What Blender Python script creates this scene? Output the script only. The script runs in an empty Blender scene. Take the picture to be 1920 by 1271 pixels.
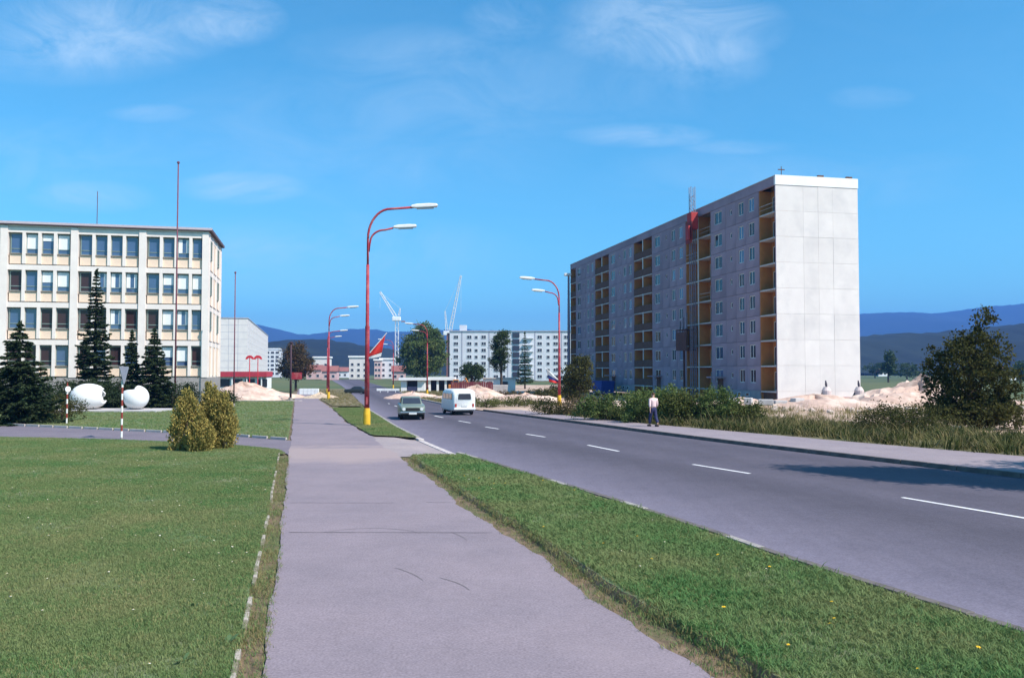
import bpy, bmesh, math, random
import numpy as np
from mathutils import Vector, Matrix

R = math.radians
SC = bpy.context.scene
COL = SC.collection

# ------------------------------------------------------------------ camera, sky, sun, exposure
cam_d = bpy.data.cameras.new('camera')
cam = bpy.data.objects.new('camera', cam_d)
COL.objects.link(cam)
cam.location = (0, 0, 2.9)
cam.rotation_euler = (R(90 + 2.13), 0, 0)
cam_d.sensor_width = 36
cam_d.lens = 30
cam_d.clip_start = 0.1
cam_d.clip_end = 40000
SC.camera = cam

SUN_EL = R(49)
SUN_XY = (0.85, -0.53)                      # horizontal direction towards the sun
SUN_AZ = math.atan2(SUN_XY[0], SUN_XY[1])   # clockwise from +Y
sun_d = bpy.data.lights.new('sun', 'SUN')
sun_d.energy = 4.6
sun_d.angle = R(0.53)
sun_d.color = (1.0, 0.91, 0.84)
sun = bpy.data.objects.new('sun', sun_d)
COL.objects.link(sun)
to_sun = Vector((math.sin(SUN_AZ) * math.cos(SUN_EL), math.cos(SUN_AZ) * math.cos(SUN_EL), math.sin(SUN_EL)))
sun.rotation_euler = to_sun.to_track_quat('Z', 'Y').to_euler()
sun.location = (60, -40, 60)

SKY_TINT = (.49, .99, 1.09, 1)
world = bpy.data.worlds.new('World')
SC.world = world
world.use_nodes = True


def build_world():
    nt = world.node_tree
    nt.nodes.clear()
    N, L = nt.nodes.new, nt.links.new
    out = N('ShaderNodeOutputWorld')
    bg = N('ShaderNodeBackground')
    bg.inputs['Strength'].default_value = 0.13
    sky = N('ShaderNodeTexSky')
    sky.sky_type = 'NISHITA'
    sky.sun_disc = False
    sky.sun_elevation = SUN_EL
    sky.sun_rotation = SUN_AZ
    sky.altitude = 400
    sky.air_density = 1.0
    sky.dust_density = 0.9
    sky.ozone_density = 2.2
    hs = N('ShaderNodeHueSaturation')
    hs.inputs['Saturation'].default_value = 1.15
    hs.inputs['Hue'].default_value = 0.487
    L(sky.outputs[0], hs.inputs['Color'])
    tint = N('ShaderNodeMix')                 # slide-film rendering of the blue
    tint.data_type = 'RGBA'
    tint.blend_type = 'MULTIPLY'
    tint.inputs[0].default_value = 1.0
    tint.inputs[7].default_value = SKY_TINT
    L(hs.outputs[0], tint.inputs[6])
    tc = N('ShaderNodeTexCoord')
    sep = N('ShaderNodeSeparateXYZ')
    L(tc.outputs['Generated'], sep.inputs[0])

    def m(op, a, b=None, clamp=False):
        n = N('ShaderNodeMath')
        n.operation = op
        n.use_clamp = clamp
        for i, v in enumerate((a, b)):
            if v is None:
                continue
            if isinstance(v, (int, float)):
                n.inputs[i].default_value = v
            else:
                L(v, n.inputs[i])
        return n.outputs[0]
    ay = m('MAXIMUM', m('ABSOLUTE', sep.outputs[1]), 0.05)
    u = m('DIVIDE', sep.outputs[0], ay)
    w = m('DIVIDE', sep.outputs[2], ay)
    comb = N('ShaderNodeCombineXYZ')
    L(u, comb.inputs[0])
    L(m('MULTIPLY', w, 2.2), comb.inputs[1])
    nz = N('ShaderNodeTexNoise')
    nz.inputs['Scale'].default_value = 6.0
    nz.inputs['Detail'].default_value = 12
    nz.inputs['Roughness'].default_value = 0.7
    nz.inputs['Distortion'].default_value = 0.9
    L(comb.outputs[0], nz.inputs['Vector'])
    # wisps of cirrus, each a soft patch of the sky broken up by noise
    blobs = [(180, 45, 300, 80, .8), (430, 30, 110, 55, .75), (1260, 40, 240, 90, .85), (1330, 110, 130, 60, .45),
             (950, 25, 90, 50, .5), (1200, 250, 150, 26, .7), (1390, 272, 120, 16, .35), (450, 350, 130, 34, .7),
             (170, 368, 130, 34, .62), (275, 208, 90, 20, .45), (1640, 178, 90, 26, .35), (600, 480, 420, 90, .38),
             (300, 470, 300, 60, .3), (120, 100, 260, 60, .4), (620, 260, 520, 150, .22), (1000, 150, 420, 110, .22), (760, 90, 260, 60, .25), (1500, 330, 420, 70, .2), (60, 300, 260, 90, .3)]
    acc = None
    for px, py, a, b, s in blobs:
        du = m('MULTIPLY', m('SUBTRACT', u, (px - 960) / 1600), 1600 / a)
        dw = m('MULTIPLY', m('SUBTRACT', w, (695 - py) / 1600), 1600 / b)
        d2 = m('ADD', m('MULTIPLY', du, du), m('MULTIPLY', dw, dw))
        v = m('MULTIPLY', m('SUBTRACT', 1.0, d2, True), s)
        acc = v if acc is None else m('ADD', acc, v)
    acc = m('ADD', acc, 0.05)
    rmp = N('ShaderNodeMapRange')
    rmp.inputs['From Min'].default_value = 0.30
    rmp.inputs['From Max'].default_value = 0.72
    L(nz.outputs['Fac'], rmp.inputs['Value'])
    fac = m('MULTIPLY', acc, rmp.outputs[0], True)
    mix = N('ShaderNodeMix')
    mix.data_type = 'RGBA'
    L(m('MULTIPLY', fac, 0.62), mix.inputs[0])
    L(tint.outputs[2], mix.inputs[6])
    mix.inputs[7].default_value = (4.6, 5.6, 6.4, 1)
    L(mix.outputs[2], bg.inputs['Color'])
    L(bg.outputs[0], out.inputs[0])


build_world()
world.cycles.sampling_method = 'MANUAL'
world.cycles.sample_map_resolution = 256
SC.view_settings.view_transform = 'Standard'
SC.view_settings.look = 'None'
SC.view_settings.exposure = 0.55
SC.view_settings.gamma = 1.0
SC.cycles.use_denoising = True
SC.cycles.max_bounces = 4
SC.cycles.diffuse_bounces = 2
SC.cycles.glossy_bounces = 2
SC.cycles.transparent_max_bounces = 6
SC.cycles.volume_bounces = 0
SC.cycles.caustics_reflective = False
SC.cycles.caustics_refractive = False

# ------------------------------------------------------------------ helpers
rnd = random.Random(11)
nrg = np.random.default_rng(5)


def smooth(t):
    t = max(0.0, min(1.0, t))
    return t * t * (3 - 2 * t)


def zg(y):
    """height of the ground: level near the camera, the street falls gently away"""
    return -1.4 * smooth((y - 38) / 140.0)


MATS = {}


def mat(name, c1, c2=None, scale=3.0, rough=0.85, bump=0.0, bscale=None, detail=6, spec=0.3, metallic=0.0,
        contrast=(0.35, 0.65), c3=None, scale3=0.4, stretch=None, island=0.0, objrand=0.0):
    """two-tone procedural surface: noise between c1 and c2, optional large patches of c3, fine bump"""
    if name in MATS:
        return MATS[name]
    m = bpy.data.materials.new(name)
    m.use_nodes = True
    nt = m.node_tree
    N, L = nt.nodes.new, nt.links.new
    b = nt.nodes['Principled BSDF']
    b.inputs['Roughness'].default_value = rough
    b.inputs['Metallic'].default_value = metallic
    b.inputs['Specular IOR Level'].default_value = spec
    tc = N('ShaderNodeTexCoord')
    vec = tc.outputs['Object']
    if stretch:
        mp = N('ShaderNodeMapping')
        mp.inputs['Scale'].default_value = stretch
        L(vec, mp.inputs[0])
        vec = mp.outputs[0]

    def noise(s, d):
        n = N('ShaderNodeTexNoise')
        n.inputs['Scale'].default_value = s
        n.inputs['Detail'].default_value = d
        n.inputs['Roughness'].default_value = 0.6
        L(vec, n.inputs['Vector'])
        return n.outputs['Fac']

    def rng(v, lo, hi):
        r = N('ShaderNodeMapRange')
        r.inputs['From Min'].default_value = lo
        r.inputs['From Max'].default_value = hi
        L(v, r.inputs['Value'])
        return r.outputs[0]

    def mixc(f, a, bb):
        x = N('ShaderNodeMix')
        x.data_type = 'RGBA'
        L(f, x.inputs[0])
        for i, v in ((6, a), (7, bb)):
            if isinstance(v, tuple):
                x.inputs[i].default_value = (*v, 1)
            else:
                L(v, x.inputs[i])
        return x.outputs[2]
    col = None
    if c2 is None:
        c2 = tuple(v * 0.82 for v in c1)
    col = mixc(rng(noise(scale, detail), *contrast), c1, c2)
    if c3 is not None:
        col = mixc(rng(noise(scale3, 5), 0.48, 0.66), col, c3)
    if island:
        ge = N('ShaderNodeNewGeometry')
        hv = N('ShaderNodeHueSaturation')
        L(rng(ge.outputs['Random Per Island'], 0, 1), hv.inputs['Value'])
        hv_r = hv.inputs['Value'].links[0].from_node
        hv_r.inputs['To Min'].default_value = 1 - island
        hv_r.inputs['To Max'].default_value = 1 + island
        L(col, hv.inputs['Color'])
        col = hv.outputs[0]
    if objrand:
        oi = N('ShaderNodeObjectInfo')
        ho = N('ShaderNodeHueSaturation')
        mo = N('ShaderNodeMapRange')
        mo.inputs['To Min'].default_value = 1 - objrand
        mo.inputs['To Max'].default_value = 1 + objrand
        L(oi.outputs['Random'], mo.inputs['Value'])
        L(mo.outputs[0], ho.inputs['Value'])
        L(col, ho.inputs['Color'])
        col = ho.outputs[0]
    L(col, b.inputs['Base Color'])
    if bump:
        bn = N('ShaderNodeBump')
        bn.inputs['Strength'].default_value = bump
        bn.inputs['Distance'].default_value = 0.02
        L(noise(bscale or scale * 6, 8), bn.inputs['Height'])
        L(bn.outputs[0], b.inputs['Normal'])
    MATS[name] = m
    return m


def leaf_mat(name, c1, c2, scale=0.6, trans=0.3, var=0.35, world_pos=False, c3=None, scale3=.2):
    if name in MATS:
        return MATS[name]
    m = bpy.data.materials.new(name)
    m.use_nodes = True
    nt = m.node_tree
    N, L = nt.nodes.new, nt.links.new
    nt.nodes.remove(nt.nodes['Principled BSDF'])
    out = nt.nodes['Material Output']
    ge = N('ShaderNodeNewGeometry')
    tc = N('ShaderNodeTexCoord')
    nz = N('ShaderNodeTexNoise')
    nz.inputs['Scale'].default_value = scale
    nz.inputs['Detail'].default_value = 4
    L(ge.outputs['Position'] if world_pos else tc.outputs['Object'], nz.inputs['Vector'])
    mr = N('ShaderNodeMapRange')
    mr.inputs['From Min'].default_value = 0.35
    mr.inputs['From Max'].default_value = 0.65
    L(nz.outputs['Fac'], mr.inputs['Value'])
    mx = N('ShaderNodeMix')
    mx.data_type = 'RGBA'
    mx.inputs[6].default_value = (*c1, 1)
    mx.inputs[7].default_value = (*c2, 1)
    L(mr.outputs[0], mx.inputs[0])
    base = mx.outputs[2]
    if c3:
        n3 = N('ShaderNodeTexNoise')
        n3.inputs['Scale'].default_value = scale3
        n3.inputs['Detail'].default_value = 7
        n3.inputs['Roughness'].default_value = .65
        L(ge.outputs['Position'], n3.inputs['Vector'])
        r3 = N('ShaderNodeMapRange')
        r3.inputs['From Min'].default_value = .46
        r3.inputs['From Max'].default_value = .66
        r3.inputs['To Max'].default_value = .62
        L(n3.outputs['Fac'], r3.inputs['Value'])
        x3 = N('ShaderNodeMix')
        x3.data_type = 'RGBA'
        L(r3.outputs[0], x3.inputs[0])
        L(base, x3.inputs[6])
        x3.inputs[7].default_value = (*c3, 1)
        base = x3.outputs[2]
    r2 = N('ShaderNodeMapRange')
    r2.inputs['To Min'].default_value = 1 - var
    r2.inputs['To Max'].default_value = 1 + var
    L(ge.outputs['Random Per Island'], r2.inputs['Value'])
    hv = N('ShaderNodeHueSaturation')
    L(base, hv.inputs['Color'])
    L(r2.outputs[0], hv.inputs['Value'])
    d = N('ShaderNodeBsdfDiffuse')
    t = N('ShaderNodeBsdfTranslucent')
    L(hv.outputs[0], d.inputs['Color'])
    L(hv.outputs[0], t.inputs['Color'])
    ms = N('ShaderNodeMixShader')
    ms.inputs[0].default_value = trans
    L(d.outputs[0], ms.inputs[1])
    L(t.outputs[0], ms.inputs[2])
    L(ms.outputs[0], out.inputs[0])
    MATS[name] = m
    return m


class MB:
    """collects shapes, build() links them as ONE mesh object"""

    def __init__(self):
        self.v, self.f, self.mi, self.k = [], [], [], 0

    def mat(self, k):
        self.k = k
        return self

    def add(self, verts, faces):
        o = len(self.v)
        self.v += [tuple(p) for p in verts]
        for f in faces:
            self.f.append(tuple(i + o for i in f))
            self.mi.append(self.k)
        return self

    def box(self, x0, x1, y0, y1, z0, z1, M=None):
        vs = [Vector(p) for p in ((x0, y0, z0), (x1, y0, z0), (x1, y1, z0), (x0, y1, z0), (x0, y0, z1), (x1, y0, z1), (x1, y1, z1), (x0, y1, z1))]
        if M is not None:
            vs = [M @ p for p in vs]
        return self.add(vs, [(3, 2, 1, 0), (4, 5, 6, 7), (0, 1, 5, 4), (1, 2, 6, 5), (2, 3, 7, 6), (3, 0, 4, 7)])

    def tube(self, pts, rad, n=8, cap=True):
        pts = [Vector(p) for p in pts]
        if isinstance(rad, (int, float)):
            rad = [rad] * len(pts)
        rings = []
        up = None
        for i, p in enumerate(pts):
            d = (pts[min(i + 1, len(pts) - 1)] - pts[max(i - 1, 0)]).normalized()
            if up is None:
                up = Vector((1, 0, 0)) if abs(d.x) < .9 else Vector((0, 1, 0))
            a = d.cross(up).normalized()
            b = d.cross(a).normalized()
            up = -(d.cross(a)).cross(d).normalized() if False else up
            rings.append([p + (a * math.cos(2 * math.pi * j / n) + b * math.sin(2 * math.pi * j / n)) * rad[i] for j in range(n)])
        vs = [q for r in rings for q in r]
        fs = []
        for i in range(len(pts) - 1):
            for j in range(n):
                fs.append((i * n + j, (i + 1) * n + j, (i + 1) * n + (j + 1) % n, i * n + (j + 1) % n))
        if cap:
            fs.append(tuple(range(n)))
            fs.append(tuple((len(pts) - 1) * n + j for j in reversed(range(n))))
        return self.add(vs, fs)

    def cyl(self, c, r, z0, z1, n=12, r2=None):
        return self.tube([(c[0], c[1], z0), (c[0], c[1], z1)], [r, r if r2 is None else r2], n)

    def lathe(self, prof, n=16, c=(0, 0)):
        vs, fs = [], []
        for r, z in prof:
            for j in range(n):
                a = 2 * math.pi * j / n
                vs.append((c[0] + r * math.cos(a), c[1] + r * math.sin(a), z))
        for i in range(len(prof) - 1):
            for j in range(n):
                fs.append((i * n + j, i * n + (j + 1) % n, (i + 1) * n + (j + 1) % n, (i + 1) * n + j))
        return self.add(vs, fs)

    def prism(self, poly, axis, a, b):
        """poly in the two other axes, extruded along axis from a to b"""
        def P(p, t):
            return {'x': (t, p[0], p[1]), 'y': (p[0], t, p[1]), 'z': (p[0], p[1], t)}[axis]
        n = len(poly)
        vs = [P(p, a) for p in poly] + [P(p, b) for p in poly]
        fs = [tuple(range(n)), tuple(reversed(range(n, 2 * n)))]
        for i in range(n):
            fs.append((i, i + n, (i + 1) % n + n, (i + 1) % n))
        return self.add(vs, fs)

    def mesh(self, name, mats, smooth_=False, bevel=0.0, fix=True):
        me = bpy.data.meshes.new(name)
        me.from_pydata(self.v, [], self.f)
        if not isinstance(mats, (list, tuple)):
            mats = [mats]
        for mm in mats:
            me.materials.append(mm)
        me.polygons.foreach_set('material_index', self.mi)
        if fix or bevel:
            bm = bmesh.new()
            bm.from_mesh(me)
            if bevel:
                bmesh.ops.bevel(bm, geom=[e for e in bm.edges], offset=bevel, segments=2, affect='EDGES', profile=.6)
            bmesh.ops.recalc_face_normals(bm, faces=bm.faces)
            bm.to_mesh(me)
            bm.free()
        if smooth_:
            me.polygons.foreach_set('use_smooth', [True] * len(me.polygons))
        me.update()
        return me

    def build(self, name, mats, parent=None, **kw):
        return link(name, self.mesh(name, mats, **kw), parent)


def link(name, me, parent=None, loc=None, rz=None):
    o = bpy.data.objects.new(name, me)
    COL.objects.link(o)
    if parent is not None:
        o.parent = parent
    if loc is not None:
        o.location = loc
    if rz is not None:
        o.rotation_euler = (0, 0, rz)
    return o


def tag(o, label=None, cat=None, group=None, kind=None):
    if label:
        o['label'] = label
    if cat:
        o['category'] = cat
    if group:
        o['group'] = group
    if kind:
        o['kind'] = kind
    return o


def thing(name, label, cat, loc, rz=0.0, group=None):
    o = link(name, None, None, loc, rz)
    return tag(o, label, cat, group)


def copy_tree(o, parent=None):
    c = o.copy()
    COL.objects.link(c)
    c.parent = parent
    for ch in list(o.children):
        copy_tree(ch, c)
    return c


def box_part(name, m, parent, *dims, bevel=0.0):
    return MB().box(*dims).build(name, m, parent, bevel=bevel)


# ------------------------------------------------------------------ street plan: edges as x(y)
def curve(tab):
    ys = np.array([t[0] for t in tab], float)
    xs = np.array([t[1] for t in tab], float)
    fy = np.linspace(ys[0], ys[-1], 3000)
    fx = np.interp(fy, ys, xs)
    for _ in range(2):                      # round the corners of the polyline
        out = fx.copy()
        for i in range(len(fx)):
            w = int(min(6 + fy[i] * 0.12, 40, i, len(fx) - 1 - i)) if fy[i] > 0 else int(min(6, i, len(fx) - 1 - i))
            out[i] = fx[i - w:i + w + 1].mean()
        fx = out
    return lambda y: float(np.interp(y, fy, fx))


road_l = curve([(-8, 13.3), (0, 9.6), (5, 7.5), (9.5, 5.63), (12.44, 4.47), (15.1, 3.66), (17.15, 2.98), (21.6, 1.34), (26.4, -.49),
                (29.2, -1.63), (36.7, -3.89), (44.6, -5.97), (65, -10.7), (97, -17.3), (137, -25.2), (180, -34.2), (255, -51), (420, -89)])
road_r = curve([(-8, 28), (10, 20.5), (23.95, 14.29), (29.36, 11.69), (34.3, 9.4), (40.2, 7.01), (47.9, 4.18), (57.6, .7), (75.4, -5.0),
                (110, -11.8), (140, -17.0), (181, -24.2), (255, -39.5), (420, -75)])
walk_r = curve([(-8, 38), (10, 27.0), (20, 22.2), (28.8, 17.23), (34.6, 13.78), (39.9, 10.92), (45.9, 7.7), (53.1, 4.64), (65, .9), (90, -5)])
path_l = curve([(-8, 1.7), (8.19, -2.36), (11.6, -3.21), (15.4, -4.14), (19.9, -5.27), (28.3, -7.4), (34.6, -8.94), (44.6, -11.44), (78.8, -20.05),
                (122, -31), (200, -50)])
path_r = curve([(-8, 6.2), (4, 3.25), (8.19, 1.97), (9.71, 1.44), (12.34, .69), (15.1, -.09), (19.5, -1.33), (23.4, -2.33), (28.7, -3.75),
                (39.2, -6.6), (48.4, -9.35), (71, -15.0), (102, -23), (200, -46)])


def jit(f, amp, fr, seed):
    ph = [random.Random(seed + i).random() * 9 for i in range(4)]
    return lambda y: f(y) + amp * (math.sin(y * fr + ph[0]) + .6 * math.sin(y * fr * 2.3 + ph[1]) + .45 * math.sin(y * fr * 5.1 + ph[2]) + .3 * math.sin(y * fr * 11.3 + ph[3])) / 2.2


path_l_edge = jit(path_l, .05, .9, 3)
path_r_edge = jit(path_r, .13, .8, 7)
edging_line = lambda y: path_l(y) - .27 - .05 * smooth((y - 8) / 20.)


def drive_d(x):      # near edge of the driveway as y(x)
    return float(np.interp(x, [-60, -22.3, -16.3, -11.1, -8.6, -7.75], [46.5, 37.3, 35.8, 33.5, 31.5, 29.7]))


def drive_u(x):
    return float(np.interp(x, [-60, -27.5, -22.4, -15.9, -12.3, -9.2], [55.0, 45.9, 43.3, 39.9, 37.9, 35.6]))


def drive_d_inv(y):
    return float(np.interp(y, [29.7, 31.5, 33.5, 35.8, 37.3, 46.5], [-7.75, -8.6, -11.1, -16.3, -22.3, -60]))


def drive_u_inv(y):
    return float(np.interp(y, [35.6, 37.9, 39.9, 43.3, 45.9, 55.0], [-9.2, -12.3, -15.9, -22.4, -27.5, -60]))


def strip(name, ys, xl, xr, dz, m, nx=1, kind='structure', label=None, parent=None, obj=True, bump=None):
    vs, fs, uv = [], [], []
    ys = list(ys)
    for y in ys:
        a, b = xl(y), xr(y)
        for i in range(nx + 1):
            t = i / nx
            x = a + (b - a) * t
            vs.append((x, y, zg(y) + dz + (bump(x, y) if bump else 0)))
            uv.append((t, y))
    n = nx + 1
    for j in range(len(ys) - 1):
        for i in range(nx):
            fs.append((j * n + i, j * n + i + 1, (j + 1) * n + i + 1, (j + 1) * n + i))
    me = bpy.data.meshes.new(name)
    me.from_pydata(vs, [], fs)
    ul = me.uv_layers.new(name='UVMap')
    for p in me.polygons:
        for li in p.loop_indices:
            ul.data[li].uv = uv[me.loops[li].vertex_index]
    if m:
        me.materials.append(m)
    me.update()
    if not obj:
        return me
    o = link(name, me, parent)
    if parent is None:
        tag(o, label, None, None, kind)
    return o


def yrange(a, b, step):
    n = max(2, int((b - a) / step) + 1)
    return np.linspace(a, b, n)


# ------------------------------------------------------------------ ground materials
M_soil = mat('soil', (.24, .165, .11), (.13, .095, .06), 5, .95, .4, 60, c3=(.10, .115, .045), scale3=.9)
M_field = mat('field', (.085, .115, .04), (.12, .125, .05), .02, .95, 0, c3=(.05, .08, .028), scale3=.006)
M_lawn = mat('lawn_turf', (.13, .175, .08), (.20, .19, .11), .55, .95, .5, 30, c3=(.105, .17, .075), scale3=.25)
M_dry = mat('dry_turf', (.11, .115, .04), (.19, .145, .075), .5, .95, .4, 20, c3=(.26, .2, .13), scale3=.22)
M_sand = mat('sand', (.52, .37, .27), (.38, .26, .19), .6, .95, .6, 5, c3=(.58, .44, .34), scale3=.25)
M_weed_ground = mat('weedy_ground', (.11, .115, .045), (.18, .14, .08), .7, .95, .3, 20, c3=(.07, .09, .03), scale3=.35)


def asphalt(name, c1, c2, bands=None, stain=None, dust=None):
    m = bpy.data.materials.new(name)
    m.use_nodes = True
    nt = m.node_tree
    N, L = nt.nodes.new, nt.links.new
    b = nt.nodes['Principled BSDF']
    b.inputs['Roughness'].default_value = .9
    b.inputs['Specular IOR Level'].default_value = .25
    tc = N('ShaderNodeTexCoord')

    def noise(s, d, stretch=None):
        n = N('ShaderNodeTexNoise')
        n.inputs['Scale'].default_value = s
        n.inputs['Detail'].default_value = d
        if stretch:
            mp = N('ShaderNodeMapping')
            mp.inputs['Rotation'].default_value = (0, 0, R(-20))
            mp.inputs['Scale'].default_value = stretch
            L(tc.outputs['Object'], mp.inputs[0])
            L(mp.outputs[0], n.inputs['Vector'])
        else:
            L(tc.outputs['Object'], n.inputs['Vector'])
        return n.outputs['Fac']

    def mix(f, a, bb, mode='MIX'):
        x = N('ShaderNodeMix')
        x.data_type = 'RGBA'
        x.blend_type = mode
        if isinstance(f, float):
            x.inputs[0].default_value = f
        else:
            L(f, x.inputs[0])
        for i, v in ((6, a), (7, bb)):
            if isinstance(v, tuple):
                x.inputs[i].default_value = (*v, 1)
            else:
                L(v, x.inputs[i])
        return x.outputs[2]

    def rng(v, lo, hi, a=0., bb=1.):
        r = N('ShaderNodeMapRange')
        for k, q in (('From Min', lo), ('From Max', hi), ('To Min', a), ('To Max', bb)):
            r.inputs[k].default_value = q
        L(v, r.inputs['Value'])
        return r.outputs[0]
    col = mix(rng(noise(.45, 8), .3, .7), c1, c2)
    col = mix(rng(noise(70, 3), .3, .7), col, (.5, .5, .5), 'OVERLAY') if False else col
    # aggregate, worn patches, dark spots
    for sc, dt, lo, hi in ((34, 6, .74, 1.26), (7, 5, .93, 1.07), (1.3, 6, .94, 1.06)):
        g = rng(noise(sc, dt), .25, .75, lo, hi)
        gm = N('ShaderNodeVectorMath')
        gm.operation = 'SCALE'
        L(col, gm.inputs[0])
        L(g, gm.inputs['Scale'])
        col = gm.outputs[0]
    vo = N('ShaderNodeTexVoronoi')
    vo.inputs['Scale'].default_value = 1.9
    L(tc.outputs['Object'], vo.inputs['Vector'])
    col = mix(rng(vo.outputs['Distance'], .03, .075, .38, 0), col, tuple(q * .45 for q in c1))
    if bands:
        sp = N('ShaderNodeSeparateXYZ')
        L(tc.outputs['UV'], sp.inputs[0])
        cr = N('ShaderNodeValToRGB')
        cr.color_ramp.interpolation = 'B_SPLINE'
        e = cr.color_ramp.elements
        e[0].position, e[0].color = bands[0][0], (bands[0][1],) * 3 + (1,)
        e[1].position, e[1].color = bands[-1][0], (bands[-1][1],) * 3 + (1,)
        for p, v in bands[1:-1]:
            q = e.new(p)
            q.color = (v, v, v, 1)
        wob = N('ShaderNodeMath')
        wob.operation = 'ADD'
        L(sp.outputs[0], wob.inputs[0])
        L(rng(noise(.25, 4), 0, 1, -.03, .03), wob.inputs[1])
        L(wob.outputs[0], cr.inputs[0])
        col = mix(1.0, col, cr.outputs[0], 'MULTIPLY')
        st = rng(noise(.9, 5, (3.0, .12, 1)), .3, .7, .955, 1.035)
        g2 = N('ShaderNodeVectorMath')
        g2.operation = 'SCALE'
        L(col, g2.inputs[0])
        L(st, g2.inputs['Scale'])
        col = g2.outputs[0]
    if stain:
        col = mix(rng(noise(.16, 7), .56, .72, 0, .6), col, stain)
    if dust:
        # pale dust carried in where the driveway meets the path
        sy = N('ShaderNodeSeparateXYZ')
        L(tc.outputs['Object'], sy.inputs[0])
        dd = N('ShaderNodeMath')
        dd.operation = 'ADD'
        L(sy.outputs[1], dd.inputs[0])
        L(rng(noise(.7, 6), .2, .8, -1.6, 1.6), dd.inputs[1])
        up = rng(dd.outputs[0], dust[0], dust[0] + 2.2)
        dn = rng(dd.outputs[0], dust[1], dust[1] + 1.2, 1, 0)
        mm = N('ShaderNodeMath')
        mm.operation = 'MULTIPLY'
        L(up, mm.inputs[0])
        L(dn, mm.inputs[1])
        m2 = N('ShaderNodeMath')
        m2.operation = 'MULTIPLY'
        L(mm.outputs[0], m2.inputs[0])
        m2.inputs[1].default_value = .8
        col = mix(m2.outputs[0], col, dust[2])
    L(col, b.inputs['Base Color'])
    bn = N('ShaderNodeBump')
    bn.inputs['Strength'].default_value = .35
    bn.inputs['Distance'].default_value = .01
    L(noise(90, 5), bn.inputs['Height'])
    L(bn.outputs[0], b.inputs['Normal'])
    MATS[name] = m
    return m


M_road = asphalt('road_asphalt', (.165, .148, .19), (.185, .164, .206),
                 [(0, 1.0), (.03, 1.0), (.08, .92), (.16, .74), (.26, .66), (.37, .44), (.46, .52), (.54, .64), (.64, .46), (.76, .62), (.87, .46), (.96, .56), (1, .7)])
M_path = asphalt('path_asphalt', (.262, .213, .232), (.225, .187, .208), None, (.29, .235, .245), (26.5, 32.2, (.36, .28, .265)))
M_drive = asphalt('drive_asphalt', (.165, .14, .165), (.20, .17, .195))
M_apron = asphalt('apron_dust', (.36, .295, .285), (.29, .245, .25))
M_walk = asphalt('right_pavement', (.25, .21, .23), (.30, .25, .26))
M_kerb_dark = mat('kerb_weathered_shaded', (.17, .145, .135), (.11, .095, .09), 2.5, .95, .4, 30)  # darker copy of the kerb concrete: dirt plus contact shade painted into the colour
M_kerb = mat('kerb_concrete', (.40, .36, .33), (.27, .245, .23), 2.5, .9, .4, 30)
M_edging = mat('edging_concrete', (.50, .43, .36), (.30, .26, .21), 6, .9, .4, 40, c3=(.16, .14, .08), scale3=1.6)
M_white_paint = mat('road_paint', (.78, .77, .76), (.5, .49, .49), 5, .8, 0, contrast=(.45, .8))
M_dark_joint = mat('tar_joint', (.075, .065, .07), (.12, .105, .11), 4, .9)

# ------------------------------------------------------------------ ground, street, lawns


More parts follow.
